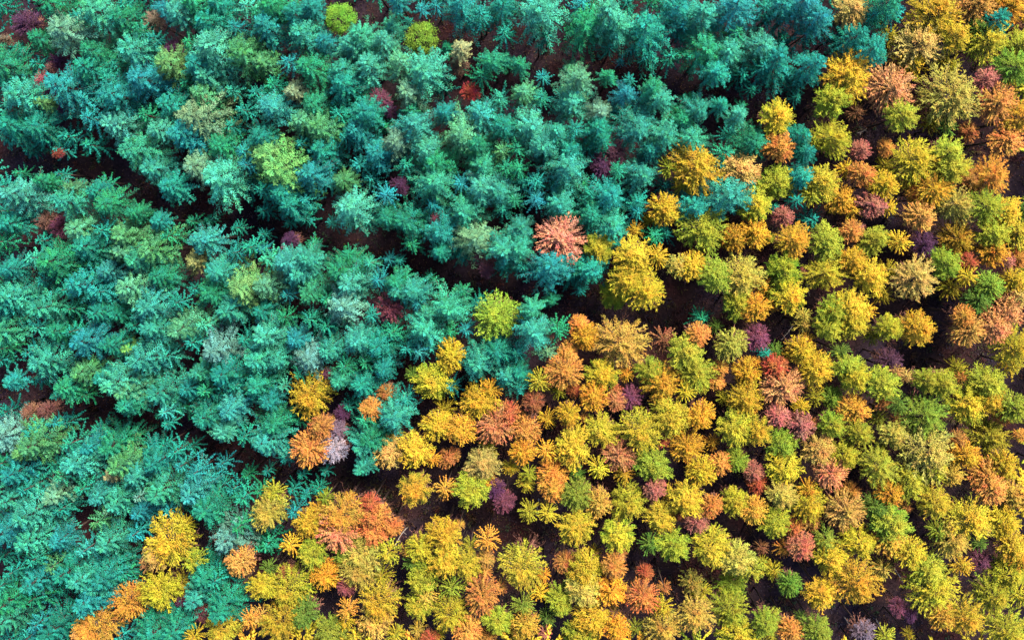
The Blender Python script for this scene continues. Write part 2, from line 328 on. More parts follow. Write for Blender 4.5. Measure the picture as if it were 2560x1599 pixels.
# ------------------------------------------------------------------ trees: one Empty each, with trunk and crown
# (crown type, x, y, height, crown radius, colour code, name, label)
TREES = [
('fuzzy',37.46,14.25,14.82,2.93,'OP','larch_tree','broad salmon larch near the top'),
('open',41.23,-24.13,15.34,3.47,'TTL','larch_tree','huge pale sandy larch'),
('open',40.88,-20.27,14.61,2.80,'g','larch_tree','big bright green larch'),
('fuzzy',2.09,-1.41,15.25,2.73,'P','larch_tree','salmon pink star-shaped larch'),
('open',-38.93,-33.54,15.83,3.20,'Y','larch_tree','big yellow larch jutting into spruces'),
('open',8.77,-12.87,15.20,3.07,'GT','larch_tree','broad tan-gold larch by the ride'),
('fuzzy',32.31,-30.18,15.24,2.33,'OT','larch_tree','wide tan-orange larch standing clear'),
('open',33.44,-37.83,15.82,2.87,'G','larch_tree','huge golden larch above the ride'),
('fuzzy',-5.00,-21.60,14.78,2.20,'OP','larch_tree','coral orange larch edging the spruces'),
('open',18.34,-5.33,15.28,2.13,'gL','larch_tree','bright green star-shaped larch'),
('fuzzy',25.98,-17.21,14.64,2.13,'OP','larch_tree','tall salmon-orange larch standing clear'),
('fuzzy',10.97,-39.42,14.84,2.07,'OR','larch_tree','vivid orange larch near the ride'),
('open',-24.43,-18.57,14.45,2.67,'Y','larch_tree','round yellow larch among spruces'),
('open',-4.77,-9.77,15.35,2.67,'Ll','larch_tree','lime larch at the ride end'),
('fuzzy',-24.57,-23.71,14.72,2.00,'O','larch_tree','orange larch beside the lilac tree'),
('fuzzy',8.40,-24.54,14.50,2.00,'OS','larch_tree','round coral larch amid yellow ones'),
('open',47.83,5.12,15.05,2.19,'GO','larch_tree','blazing gold larch by the ride'),
('fuzzy',20.15,-12.76,14.70,1.73,'gLT','larch_tree','mint green larch beside a purple tree'),
('fuzzy',-17.94,-32.80,13.54,1.73,'RO','larch_tree','rust-red larch by the ride'),
('fuzzy',35.23,2.20,13.98,1.60,'S','larch_tree','pink larch with feathery twigs'),
('open',-28.92,-30.63,14.60,2.20,'YT','larch_tree','sandy larch against the spruces'),
('open',3.54,-23.55,15.12,2.13,'Y','larch_tree','brightest yellow round larch'),
('fuzzy',-43.99,-40.50,13.99,2.13,'GO','larch_tree','round amber larch by the spruces'),
('fuzzy',27.82,-21.42,13.67,1.47,'S','larch_tree','coral pink low larch'),
('fuzzy',27.70,-34.34,14.24,1.47,'RS','larch_tree','flame-red narrow larch standing clear'),
('fuzzy',16.69,-31.63,14.22,1.40,'S','larch_tree','coral red larch among yellow ones'),
('fuzzy',26.01,0.84,13.57,1.33,'S','larch_tree','slim rose-red larch standing clear'),
('open',43.04,-4.00,14.46,1.80,'Lg','larch_tree','round lime larch beside a red one'),
('fuzzy',33.79,-19.67,13.60,1.73,'GO','larch_tree','amber larch ringed by dark gaps'),
('fuzzy',4.81,-12.19,13.61,1.67,'G','larch_tree','egg-shaped golden larch standing clear'),
('fuzzy',-5.72,-35.82,12.42,1.00,'OT','larch_tree','slim two-tone orange larch'),
('fuzzy',46.28,23.30,15.21,2.67,'OT','larch_tree','large tan-orange larch, above and right of the broad salmon larch near the top'),
('open',43.71,13.39,15.74,3.20,'LT','larch_tree','large pale lime larch, right of the broad salmon larch near the top'),
('fuzzy',49.74,-9.25,14.28,2.53,'OP','larch_tree','large salmon-orange larch, below and right of the round lime larch beside a red one'),
('open',16.60,5.90,15.96,3.07,'Y','larch_tree','large yellow larch, above and left of the dusky teal spruce among yellow larches'),
('open',39.90,6.73,15.14,2.48,'Y','larch_tree','large yellow larch, above and right of the pink larch with feathery twigs'),
('fuzzy',45.78,-11.26,14.71,1.94,'OT','larch_tree','large tan-orange larch, below the round lime larch beside a red one'),
('open',32.70,15.78,15.28,2.93,'Y','larch_tree','large yellow larch, left of the broad salmon larch near the top'),
('open',41.78,-38.85,15.13,2.93,'LY','larch_tree','large yellow-lime larch, below and left of the mauve tree near the right edge'),
('fuzzy',-21.42,-32.68,15.04,2.27,'OP','larch_tree','large salmon-orange larch, left of the rust-red larch by the ride'),
('open',42.12,22.69,15.07,2.87,'Y','larch_tree','large yellow larch, above and right of the broad salmon larch near the top'),
('open',50.19,16.56,15.34,2.20,'g','larch_tree','bright green larch, above the blazing gold larch by the ride'),
('fuzzy',48.41,12.79,14.99,2.20,'O','larch_tree','orange larch, second nearest above the blazing gold larch by the ride'),
('fuzzy',49.68,9.03,14.04,1.78,'O','larch_tree','orange larch, nearest above the blazing gold larch by the ride'),
('open',31.26,9.04,14.53,2.26,'LY','larch_tree','large yellow-lime larch, above and right of the teal spruce between two lime larches'),
('open',17.33,-0.51,15.20,2.80,'L','larch_tree','large lime-yellow larch, below and left of the dusky teal spruce among yellow larches'),
('open',11.08,-6.91,15.76,2.26,'Y','larch_tree','large yellow larch, above the broad tan-gold larch by the ride'),
('open',50.23,-13.05,15.35,2.26,'YK','larch_tree','large olive-yellow larch, below and right of the round lime larch beside a red one'),
('fuzzy',2.64,-15.47,15.06,2.13,'O','larch_tree','orange larch, below and left of the egg-shaped golden larch'),
('open',40.56,19.37,14.39,2.67,'T','larch_tree','large tan larch, above and right of the broad salmon larch near the top'),
('open',12.04,-25.62,14.17,2.00,'gL','larch_tree','fresh green larch, right of the round coral larch amid yellow ones'),
('fuzzy',31.03,-26.56,14.55,2.00,'OP','larch_tree','salmon-orange larch, above the wide tan-orange larch'),
('fuzzy',-6.10,-39.31,15.13,2.00,'O','larch_tree','orange larch, nearest below the slim two-tone orange larch'),
('open',47.68,19.42,14.61,2.53,'LY','larch_tree','large yellow-lime larch, above and right of the broad salmon larch near the top'),
('open',21.46,-5.69,15.19,2.53,'LT','larch_tree','large pale lime larch, right of the bright green star-shaped larch'),
('open',39.86,-5.47,15.03,2.53,'T','larch_tree','large tan larch, below the dark violet tree between larches'),
('open',10.50,-21.86,15.58,2.53,'Y','larch_tree','large yellow larch, above and right of the round coral larch amid yellow ones'),
('open',-47.47,-42.86,14.84,2.53,'GO','larch_tree','large amber larch, below and left of the round amber larch by the spruces'),
('open',-26.90,-38.81,14.42,2.53,'YL','larch_tree','large yellow-lime larch, nearest below and right of the frosty spruce beside a tan larch'),
('open',3.66,-31.92,15.26,2.05,'Y','larch_tree','large yellow larch, right of the purple bare tree below larches'),
('open',-2.08,-36.77,14.84,2.53,'YL','larch_tree','large yellow-lime larch, right of the slim two-tone orange larch'),
('fuzzy',25.30,8.04,14.88,1.87,'O','larch_tree','orange larch, above and left of the teal spruce between two lime larches'),
('open',-21.10,-30.92,15.12,2.47,'GO','larch_tree','large amber larch, above and left of the rust-red larch by the ride'),
('open',-27.32,-42.05,15.52,2.47,'YL','larch_tree','large yellow-lime larch, second nearest below and right of the frosty spruce beside a tan larch'),
('open',-17.26,-40.13,15.19,2.47,'YG','larch_tree','large golden yellow larch, below the rust-red larch by the ride'),
('open',45.67,-31.04,15.10,2.47,'Y','larch_tree','large yellow larch, above the mauve tree near the right edge'),
('fuzzy',-7.46,-43.10,14.65,1.80,'O','larch_tree','orange larch, second nearest below the slim two-tone orange larch'),
('open',44.38,1.97,14.84,2.40,'LT','larch_tree','large pale lime larch, below and left of the blazing gold larch by the ride'),
('open',-6.37,-18.85,14.57,2.40,'YG','larch_tree','large golden yellow larch, above and left of the coral orange larch edging the spruces'),
('open',40.03,-11.23,15.06,1.98,'GY','larch_tree','large golden yellow larch, below and left of the round lime larch beside a red one'),
('fuzzy',40.44,0.84,14.76,1.73,'OT','larch_tree','tan-orange larch, above the dark violet tree between larches'),
('fuzzy',-1.64,-22.06,13.54,1.73,'O','larch_tree','orange larch, right of the coral orange larch edging the spruces'),
('fuzzy',48.26,-10.96,14.84,1.73,'OP','larch_tree','salmon-orange larch, below and right of the round lime larch beside a red one'),
('fuzzy',50.33,-19.38,14.73,1.73,'gL','larch_tree','fresh green larch, right of the big bright green larch'),
('fuzzy',47.55,-26.71,14.05,1.73,'O','larch_tree','orange larch, right of the huge pale sandy larch'),
('fuzzy',-31.88,-35.61,14.84,1.73,'OT','larch_tree','tan-orange larch, below the frosty spruce beside a tan larch'),
('fuzzy',37.32,-33.72,13.91,1.73,'OY','larch_tree','orange-yellow larch, above and right of the huge golden larch above the ride'),
('fuzzy',47.82,-27.76,14.83,1.73,'O','larch_tree','orange larch, above the mauve tree near the right edge'),
('open',-13.13,-28.04,14.75,1.90,'G','larch_tree','large golden larch, above and right of the rust-red larch by the ride'),
('fuzzy',-17.60,-31.01,14.29,1.67,'RO','larch_tree','rust-orange larch, above the rust-red larch by the ride'),
('fuzzy',7.69,-36.31,14.64,1.35,'O','larch_tree','orange larch, above and left of the vivid orange larch near the ride'),
('fuzzy',-1.62,-42.36,14.67,1.67,'OY','larch_tree','orange-yellow larch, below and right of the slim two-tone orange larch'),
('open',35.72,-25.73,15.01,2.27,'L','larch_tree','large lime-yellow larch, left of the huge pale sandy larch'),
('open',20.54,-41.14,14.27,2.27,'L','larch_tree','large lime-yellow larch, right of the vivid orange larch near the ride'),
('open',45.17,-41.58,15.01,2.27,'YG','larch_tree','large golden yellow larch, below the mauve tree near the right edge'),
('fuzzy',47.69,-6.58,14.42,1.60,'g','larch_tree','bright green larch, below and right of the round lime larch beside a red one'),
('fuzzy',1.53,-26.68,13.47,1.60,'OG','larch_tree','amber larch, nearest below and left of the brightest yellow round larch'),
('fuzzy',25.14,-15.34,13.69,1.60,'R','larch_tree','rust-red larch, above and left of the tall salmon-orange larch'),
('open',33.30,22.81,14.28,2.20,'T','larch_tree','tan larch, above and left of the broad salmon larch near the top'),
('open',31.02,13.25,14.84,2.04,'L','larch_tree','lime-yellow larch, left of the broad salmon larch near the top'),
('open',38.35,11.31,15.16,1.78,'L','larch_tree','lime-yellow larch, below and right of the broad salmon larch near the top'),
('open',50.93,11.22,14.89,2.20,'G','larch_tree','golden larch, above and right of the blazing gold larch by the ride'),
('open',25.14,11.33,14.96,1.78,'Y','larch_tree','yellow larch, above the teal spruce between two lime larches'),
('open',9.16,-5.90,15.15,2.20,'Y','larch_tree','yellow larch, above the broad tan-gold larch by the ride'),
('open',47.16,1.85,15.35,2.20,'L','larch_tree','lime-yellow larch, below the blazing gold larch by the ride'),
('open',27.08,-1.64,14.80,2.20,'G','larch_tree','golden larch, below and right of the slim rose-red larch'),
('open',30.40,-5.14,14.59,2.20,'YL','larch_tree','yellow-lime larch, below and right of the slim rose-red larch'),
('open',-6.04,-25.41,14.28,2.20,'T','larch_tree','tan larch, below the coral orange larch edging the spruces'),
('open',13.07,-16.93,14.26,2.20,'GY','larch_tree','golden yellow larch, below and right of the broad tan-gold larch by the ride'),
('open',16.68,-15.68,14.34,2.20,'L','larch_tree','lime-yellow larch, below and left of the mint green larch beside a purple tree'),
('open',21.76,-18.50,14.36,2.20,'Y','larch_tree','yellow larch, left of the tall salmon-orange larch'),
('open',-19.08,-35.31,14.01,2.20,'TL','larch_tree','tan-lime larch, below and left of the rust-red larch by the ride'),
('open',-19.30,-37.10,14.08,2.20,'LT','larch_tree','pale lime larch, below the rust-red larch by the ride'),
('open',-9.40,-41.67,14.65,2.20,'YL','larch_tree','yellow-lime larch, nearest below and left of the slim two-tone orange larch'),
('open',8.32,-33.10,14.23,1.78,'YL','larch_tree','yellow-lime larch, above the vivid orange larch near the ride'),
('open',13.22,-42.70,14.95,2.20,'TG','larch_tree','tan-gold larch, below and right of the vivid orange larch near the ride'),
('open',16.33,-41.24,15.29,2.20,'TG','larch_tree','tan-gold larch, right of the vivid orange larch near the ride'),
('open',20.98,-39.52,10.50,1.78,'EL','larch_tree','leaf-green larch, below and left of the flame-red narrow larch'),
('open',28.71,-29.97,14.07,2.20,'Y','larch_tree','yellow larch, left of the wide tan-orange larch'),
('open',30.07,-39.25,14.08,1.78,'GY','larch_tree','golden yellow larch, left of the huge golden larch above the ride'),
('open',43.80,-33.46,15.01,2.20,'YT','larch_tree','sandy yellow larch, above and left of the mauve tree near the right edge'),
('open',48.21,-39.42,14.64,2.20,'LY','larch_tree','yellow-lime larch, nearest below the mauve tree near the right edge'),
('open',49.47,-43.29,14.87,2.20,'LY','larch_tree','yellow-lime larch, second nearest below the mauve tree near the right edge'),
('fuzzy',1.41,-27.80,14.40,1.53,'OG','larch_tree','amber larch, second nearest below and left of the brightest yellow round larch'),
('fuzzy',42.76,-41.76,14.30,1.53,'OY','larch_tree','orange-yellow larch, below and left of the mauve tree near the right edge'),
('fuzzy',26.84,-43.35,13.60,1.53,'O','larch_tree','orange larch, below and left of the huge golden larch above the ride'),
('open',21.55,5.71,14.19,2.13,'T','larch_tree','tan larch, above and right of the dusky teal spruce among yellow larches'),
('fuzzy',44.59,-1.76,13.93,2.13,'GK','larch_tree','olive-gold larch, above and right of the round lime larch beside a red one'),
('open',25.91,-4.57,14.42,2.13,'L','larch_tree','lime-yellow larch, below the slim rose-red larch'),
('open',-11.57,-16.80,14.34,2.13,'YL','larch_tree','yellow-lime larch, above and right of the lone dusky spruce left of yellow larches'),
('open',18.03,-34.54,14.26,2.13,'LY','larch_tree','yellow-lime larch, below and right of the coral red larch among yellow ones'),
('open',4.68,-36.94,14.56,2.13,'YK','larch_tree','olive-yellow larch, left of the vivid orange larch near the ride'),
('fuzzy',47.22,15.50,14.02,1.47,'S','larch_tree','rose-pink larch, right of the broad salmon larch near the top'),
('fuzzy',16.78,-11.86,14.42,1.47,'O','larch_tree','orange larch, left of the mint green larch beside a purple tree'),
('fuzzy',26.51,-37.96,14.53,1.47,'gE','larch_tree','vivid green larch, below the flame-red narrow larch'),
('open',9.94,-3.43,15.10,2.07,'Y','larch_tree','yellow larch, right of the salmon pink star-shaped larch'),
('open',13.97,-20.73,15.13,2.07,'YL','larch_tree','yellow-lime larch, above and right of the round coral larch amid yellow ones'),
('open',20.39,-21.65,15.00,2.07,'YL','larch_tree','yellow-lime larch, below and left of the tall salmon-orange larch'),
('open',29.26,-15.42,14.50,2.07,'Y','larch_tree','yellow larch, nearest above and right of the tall salmon-orange larch'),
('open',45.45,-19.21,14.00,2.07,'Y','larch_tree','yellow larch, right of the big bright green larch'),
('open',-40.38,-38.72,14.58,2.07,'LY','larch_tree','yellow-lime larch, above and right of the round amber larch by the spruces'),
('open',15.47,-29.09,14.80,2.07,'Y','larch_tree','yellow larch, above and left of the coral red larch among yellow ones'),
('open',37.18,-31.47,15.17,2.07,'L','larch_tree','lime-yellow larch, right of the wide tan-orange larch'),
('fuzzy',34.26,5.21,14.42,1.40,'O','larch_tree','orange larch, above the pink larch with feathery twigs'),
('fuzzy',20.88,-25.31,13.32,1.40,'gL','larch_tree','fresh green larch, above and right of the coral red larch among yellow ones'),
('fuzzy',-18.02,-29.69,13.37,1.13,'R','larch_tree','rust-red larch, above the rust-red larch by the ride'),
('open',43.25,7.48,15.06,1.62,'L','larch_tree','lime-yellow larch, above and left of the blazing gold larch by the ride'),
('open',8.25,-7.80,10.50,1.62,'L','larch_tree','lime-yellow larch, above the broad tan-gold larch by the ride'),
('open',43.50,5.78,14.99,2.00,'L','larch_tree','lime-yellow larch, left of the blazing gold larch by the ride'),
('open',30.60,-1.98,13.99,2.00,'L','larch_tree','lime-yellow larch, below and right of the slim rose-red larch'),
('open',26.62,-7.71,14.65,2.00,'Y','larch_tree','yellow larch, above and right of the rosy purple tree by the ride'),
('open',32.79,-8.83,14.72,2.00,'Y','larch_tree','yellow larch, right of the rosy purple tree by the ride'),
('open',15.56,-13.45,14.90,2.00,'L','larch_tree','lime-yellow larch, left of the mint green larch beside a purple tree'),
('open',37.11,-10.93,14.19,1.62,'LY','larch_tree','yellow-lime larch, below and left of the round lime larch beside a red one'),
('open',47.59,-17.17,13.95,2.00,'L','larch_tree','lime-yellow larch, second nearest above and right of the big bright green larch'),
('open',26.20,-26.12,13.94,2.00,'Y','larch_tree','yellow larch, below the coral pink low larch'),
('open',-12.69,-37.99,14.28,2.00,'L','larch_tree','lime-yellow larch, left of the slim two-tone orange larch'),
('open',9.55,-29.78,14.14,2.00,'YL','larch_tree','yellow-lime larch, below the round coral larch amid yellow ones'),
('open',20.99,-35.70,14.01,2.00,'LT','larch_tree','pale lime larch, below and right of the coral red larch among yellow ones'),
('open',20.99,-43.61,14.03,2.00,'LY','larch_tree','yellow-lime larch, right of the vivid orange larch near the ride'),
('fuzzy',45.87,4.58,13.23,1.33,'OB','larch_tree','brown-orange larch, left of the blazing gold larch by the ride'),
('fuzzy',33.32,-0.85,13.23,1.33,'O','larch_tree','orange larch, below and left of the pink larch with feathery twigs'),
('fuzzy',45.03,-9.73,14.03,1.33,'O','larch_tree','orange larch, below the round lime larch beside a red one'),
('fuzzy',-23.34,-21.36,14.52,1.33,'OB','larch_tree','brown-orange larch, above and right of the orange larch beside the lilac tree'),
('fuzzy',-17.88,-19.72,13.52,1.33,'O','larch_tree','orange larch, left of the lone dusky spruce left of yellow larches'),
('fuzzy',-3.31,-20.28,13.59,1.33,'R','larch_tree','rust-red larch, above and right of the coral orange larch edging the spruces'),
('fuzzy',25.33,-20.51,13.55,1.33,'S','larch_tree','rose-pink larch, left of the coral pink low larch'),
('fuzzy',-48.59,-43.78,13.77,1.33,'O','larch_tree','orange larch, below and left of the round amber larch by the spruces'),
('fuzzy',18.10,-29.75,14.50,1.33,'O','larch_tree','orange larch, above and right of the coral red larch among yellow ones'),
('open',29.81,4.43,14.87,1.93,'LY','larch_tree','yellow-lime larch, right of the teal spruce between two lime larches'),
('fuzzy',41.77,3.54,14.72,1.93,'G','larch_tree','golden larch, above the dark violet tree between larches'),
('open',34.94,-5.69,14.61,1.93,'Y','larch_tree','yellow larch, below and left of the dark violet tree between larches'),
('open',6.74,-15.92,13.95,1.93,'Y','larch_tree','yellow larch, below and left of the broad tan-gold larch by the ride'),
('fuzzy',15.64,-23.79,14.19,1.93,'G','larch_tree','golden larch, right of the round coral larch amid yellow ones'),
('open',14.32,-33.97,14.90,1.81,'L','larch_tree','lime-yellow larch, below and left of the coral red larch among yellow ones'),
('open',5.57,-41.88,14.74,1.93,'YG','larch_tree','golden yellow larch, below and left of the vivid orange larch near the ride'),
('open',30.84,-35.48,14.32,1.93,'Y','larch_tree','yellow larch, right of the flame-red narrow larch'),
('fuzzy',-0.84,-19.01,13.70,1.27,'RB','larch_tree','small red-brown larch, above and right of the coral orange larch edging the spruces'),
('fuzzy',19.13,-25.35,13.51,1.27,'O','larch_tree','small orange larch, above the coral red larch among yellow ones'),
('fuzzy',12.09,-27.95,13.93,1.27,'S','larch_tree','small rose-pink larch, below and right of the round coral larch amid yellow ones'),
('open',51.25,19.06,13.98,1.87,'L','larch_tree','lime-yellow larch, above the blazing gold larch by the ride'),
('open',22.91,2.08,14.53,1.87,'LY','larch_tree','yellow-lime larch, right of the dusky teal spruce among yellow larches'),
('open',21.10,-8.20,13.88,1.82,'L','larch_tree','lime-yellow larch, below and right of the bright green star-shaped larch'),
('fuzzy',-8.58,-21.88,14.73,1.87,'G','larch_tree','golden larch, left of the coral orange larch edging the spruces'),
('open',-16.02,-24.32,13.69,1.87,'T','larch_tree','tan larch, below the lone dusky spruce left of yellow larches'),
('open',6.60,-22.07,14.26,1.87,'LY','larch_tree','yellow-lime larch, above and left of the round coral larch amid yellow ones'),
('open',33.42,-10.60,13.89,1.87,'LY','larch_tree','yellow-lime larch, second nearest above the amber larch ringed by dark gaps'),
('open',47.95,-18.88,13.75,1.87,'YG','larch_tree','golden yellow larch, right of the big bright green larch'),
('open',29.68,-24.17,13.92,1.87,'TO','larch_tree','tan-orange larch, below and right of the coral pink low larch'),
('open',-40.64,-35.03,14.24,1.87,'T','larch_tree','tan larch, below and left of the big yellow larch jutting into spruces'),
('open',-33.47,-42.81,14.91,1.87,'LY','larch_tree','yellow-lime larch, below the frosty spruce beside a tan larch'),
('open',-22.47,-43.56,13.70,1.87,'EL','larch_tree','leaf-green larch, below and left of the rust-red larch by the ride'),
('open',-10.07,-32.83,14.44,1.85,'YG','larch_tree','golden yellow larch, above and left of the slim two-tone orange larch'),
('open',-10.04,-35.54,14.81,1.87,'Y','larch_tree','yellow larch, left of the slim two-tone orange larch'),
('open',-7.45,-28.45,14.91,1.87,'L','larch_tree','lime-yellow larch, left of the purple bare tree below larches'),
('open',4.66,-38.62,15.04,1.87,'TL','larch_tree','tan-lime larch, left of the vivid orange larch near the ride'),
('open',34.08,-33.86,13.94,1.87,'Y','larch_tree','yellow larch, below and right of the wide tan-orange larch'),
('open',41.06,-36.80,14.73,1.87,'L','larch_tree','lime-yellow larch, left of the mauve tree near the right edge'),
('open',49.43,-31.81,14.02,1.87,'Y','larch_tree','yellow larch, above and right of the mauve tree near the right edge'),
('open',41.86,-29.73,14.71,1.87,'YL','larch_tree','yellow-lime larch, below the huge pale sandy larch'),
('open',50.07,-37.30,13.81,1.87,'YL','larch_tree','yellow-lime larch, below and right of the mauve tree near the right edge'),
('fuzzy',34.57,7.94,12.21,1.20,'S','larch_tree','small rose-pink larch, above the pink larch with feathery twigs'),
('fuzzy',49.78,-4.02,12.92,1.20,'S','larch_tree','small rose-pink larch, right of the round lime larch beside a red one'),
('fuzzy',51.40,-3.70,12.28,1.20,'O','larch_tree','small orange larch, right of the round lime larch beside a red one'),
('fuzzy',-9.74,-25.07,11.98,1.20,'OB','larch_tree','small brown-orange larch, below and left of the coral orange larch edging the spruces'),
('fuzzy',4.28,-10.92,12.00,1.20,'O','larch_tree','small orange larch, above and left of the egg-shaped golden larch'),
('fuzzy',3.14,-13.76,12.16,1.20,'O','larch_tree','small orange larch, below and left of the egg-shaped golden larch'),
('fuzzy',8.11,-18.91,12.79,1.20,'OS','larch_tree','small coral larch, above the round coral larch amid yellow ones'),
('fuzzy',22.85,-26.61,12.81,1.20,'S','larch_tree','small rose-pink larch, below and left of the coral pink low larch'),
('fuzzy',31.53,-18.74,11.56,1.20,'g','larch_tree','small bright green larch, above and left of the amber larch ringed by dark gaps'),
('fuzzy',44.87,-23.29,12.40,1.20,'OB','larch_tree','small brown-orange larch, right of the huge pale sandy larch'),
('fuzzy',-16.05,-32.75,11.75,1.20,'RO','larch_tree','small rust-orange larch, right of the rust-red larch by the ride'),
('fuzzy',-20.80,-38.86,12.73,1.20,'RU','larch_tree','small dark maroon larch, below and left of the rust-red larch by the ride'),
('fuzzy',23.32,-27.88,12.09,1.20,'R','larch_tree','small rust-red larch, above and right of the coral red larch among yellow ones'),
('fuzzy',2.68,-36.40,12.20,1.20,'OB','larch_tree','small brown-orange larch, right of the slim two-tone orange larch'),
('fuzzy',8.46,-35.81,10.50,0.97,'OB','larch_tree','small brown-orange larch, above and left of the vivid orange larch near the ride'),
('fuzzy',27.24,-32.60,12.36,1.20,'RO','larch_tree','small rust-orange larch, above the flame-red narrow larch'),
('open',43.95,19.95,14.76,1.80,'Y','larch_tree','yellow larch, above and right of the broad salmon larch near the top'),
('open',25.49,4.35,13.88,1.80,'L','larch_tree','lime-yellow larch, left of the teal spruce between two lime larches'),
('open',49.62,1.18,14.02,1.80,'Y','larch_tree','yellow larch, below and right of the blazing gold larch by the ride'),
('open',-13.33,-23.95,14.39,1.80,'YG','larch_tree','golden yellow larch, below and right of the lone dusky spruce left of yellow larches'),
('open',23.01,-21.90,14.52,1.80,'YG','larch_tree','golden yellow larch, left of the coral pink low larch'),
('open',33.52,-16.37,14.70,1.80,'LY','larch_tree','yellow-lime larch, nearest above the amber larch ringed by dark gaps'),
('open',36.28,-16.90,14.88,1.80,'L','larch_tree','lime-yellow larch, above and right of the amber larch ringed by dark gaps'),
('open',32.45,-24.58,14.05,1.80,'YL','larch_tree','yellow-lime larch, below the amber larch ringed by dark gaps'),
('open',-24.20,-35.11,14.67,1.80,'L','larch_tree','lime-yellow larch, below and right of the sandy larch against the spruces'),
('fuzzy',-17.81,-42.50,13.74,1.80,'GT','larch_tree','tan-gold larch, below the rust-red larch by the ride'),
('open',48.83,-22.92,12.14,2.53,'KL','larch_tree','large olive-lime larch, right of the huge pale sandy larch'),
('fuzzy',45.94,-4.14,12.81,1.13,'R','larch_tree','small rust-red larch, right of the round lime larch beside a red one'),
('fuzzy',-16.56,-18.31,12.13,1.13,'OB','larch_tree','small brown-orange larch, above and left of the lone dusky spruce left of yellow larches'),
('fuzzy',19.35,-15.51,12.62,1.13,'O','larch_tree','small orange larch, nearest below the mint green larch beside a purple tree'),
('fuzzy',36.97,-19.11,12.08,1.13,'OB','larch_tree','small brown-orange larch, right of the amber larch ringed by dark gaps'),
('fuzzy',29.37,-32.23,11.96,1.13,'OB','larch_tree','small brown-orange larch, above and right of the flame-red narrow larch'),
('fuzzy',49.89,23.14,14.41,1.73,'G','larch_tree','golden larch, above and right of the broad salmon larch near the top'),
('fuzzy',13.18,1.51,14.88,1.73,'Y','larch_tree','yellow larch, left of the dusky teal spruce among yellow larches'),
('fuzzy',22.85,-0.96,14.07,1.73,'G','larch_tree','golden larch, below and left of the slim rose-red larch'),
('fuzzy',20.71,-1.41,14.02,1.73,'GK','larch_tree','olive-gold larch, below the dusky teal spruce among yellow larches'),
('open',6.14,-2.65,14.35,1.73,'LY','larch_tree','yellow-lime larch, right of the salmon pink star-shaped larch'),
('fuzzy',16.00,-4.44,14.73,1.73,'Y','larch_tree','yellow larch, left of the bright green star-shaped larch'),
('fuzzy',32.19,2.66,13.65,1.73,'G','larch_tree','golden larch, left of the pink larch with feathery twigs'),
('open',35.84,-1.53,13.97,1.73,'L','larch_tree','lime-yellow larch, below the pink larch with feathery twigs'),
('open',48.25,-0.96,14.30,1.73,'L','larch_tree','lime-yellow larch, above and right of the round lime larch beside a red one'),
('fuzzy',50.91,-1.08,13.55,1.73,'YL','larch_tree','yellow-lime larch, below and right of the blazing gold larch by the ride'),
('open',31.19,-9.39,14.52,1.73,'L','larch_tree','lime-yellow larch, right of the rosy purple tree by the ride'),
('fuzzy',-9.38,-13.70,14.36,1.73,'Y','larch_tree','yellow larch, below and left of the lime larch at the ride end'),
('fuzzy',-10.87,-21.40,14.06,1.73,'Y','larch_tree','yellow larch, right of the lone dusky spruce left of yellow larches'),
('open',30.61,-11.09,14.57,1.73,'L','larch_tree','lime-yellow larch, above and right of the tall salmon-orange larch'),
('fuzzy',27.77,-13.55,14.74,1.73,'Y','larch_tree','yellow larch, second nearest above and right of the tall salmon-orange larch'),
('open',32.96,-15.23,13.77,1.73,'Lg','larch_tree','fresh lime larch, above the amber larch ringed by dark gaps'),
('fuzzy',45.29,-24.56,14.05,1.73,'G','larch_tree','golden larch, right of the huge pale sandy larch'),
('fuzzy',49.02,-25.58,14.62,1.73,'Y','larch_tree','yellow larch, right of the huge pale sandy larch'),
('fuzzy',-24.52,-31.61,14.67,1.73,'GY','larch_tree','golden yellow larch, right of the sandy larch against the spruces'),
('open',12.72,-31.36,13.85,1.73,'LY','larch_tree','yellow-lime larch, left of the coral red larch among yellow ones'),
('open',20.90,-29.62,13.56,1.73,'LY','larch_tree','yellow-lime larch, above and right of the coral red larch among yellow ones'),
('fuzzy',7.72,-39.02,14.31,1.73,'G','larch_tree','golden larch, left of the vivid orange larch near the ride'),
('open',4.02,-43.68,13.85,1.73,'LK','larch_tree','olive-lime larch, below and left of the vivid orange larch near the ride'),
('fuzzy',35.81,-30.18,14.08,1.73,'E','larch_tree','deep green larch, right of the wide tan-orange larch'),
('fuzzy',39.41,-34.81,14.46,1.73,'YL','larch_tree','yellow-lime larch, above and right of the huge golden larch above the ride'),
('open',39.53,-27.89,13.73,1.73,'L','larch_tree','lime-yellow larch, below the huge pale sandy larch'),
('fuzzy',46.26,10.00,11.85,1.07,'OB','larch_tree','small brown-orange larch, above and left of the blazing gold larch by the ride'),
('fuzzy',49.77,-20.69,12.79,1.07,'O','larch_tree','small orange larch, right of the big bright green larch'),
('fuzzy',-27.38,-37.60,12.61,1.07,'OB','larch_tree','small brown-orange larch, below the sandy larch against the spruces'),
('fuzzy',-5.50,-44.15,12.37,1.07,'OB','larch_tree','small brown-orange larch, below the slim two-tone orange larch'),
('fuzzy',33.60,-28.81,11.84,1.07,'O','larch_tree','small orange larch, above and right of the wide tan-orange larch'),
('fuzzy',22.99,-8.82,14.47,1.60,'G','larch_tree','golden larch, above the rosy purple tree by the ride'),
('fuzzy',33.28,-3.89,14.20,1.67,'YG','larch_tree','golden yellow larch, below the pink larch with feathery twigs'),
('fuzzy',46.71,-8.08,13.80,1.67,'E','larch_tree','deep green larch, below and right of the round lime larch beside a red one'),
('fuzzy',5.68,-18.30,14.38,1.67,'G','larch_tree','golden larch, above the brightest yellow round larch'),
('fuzzy',17.05,-26.19,14.29,1.67,'Y','larch_tree','yellow larch, above the coral red larch among yellow ones'),
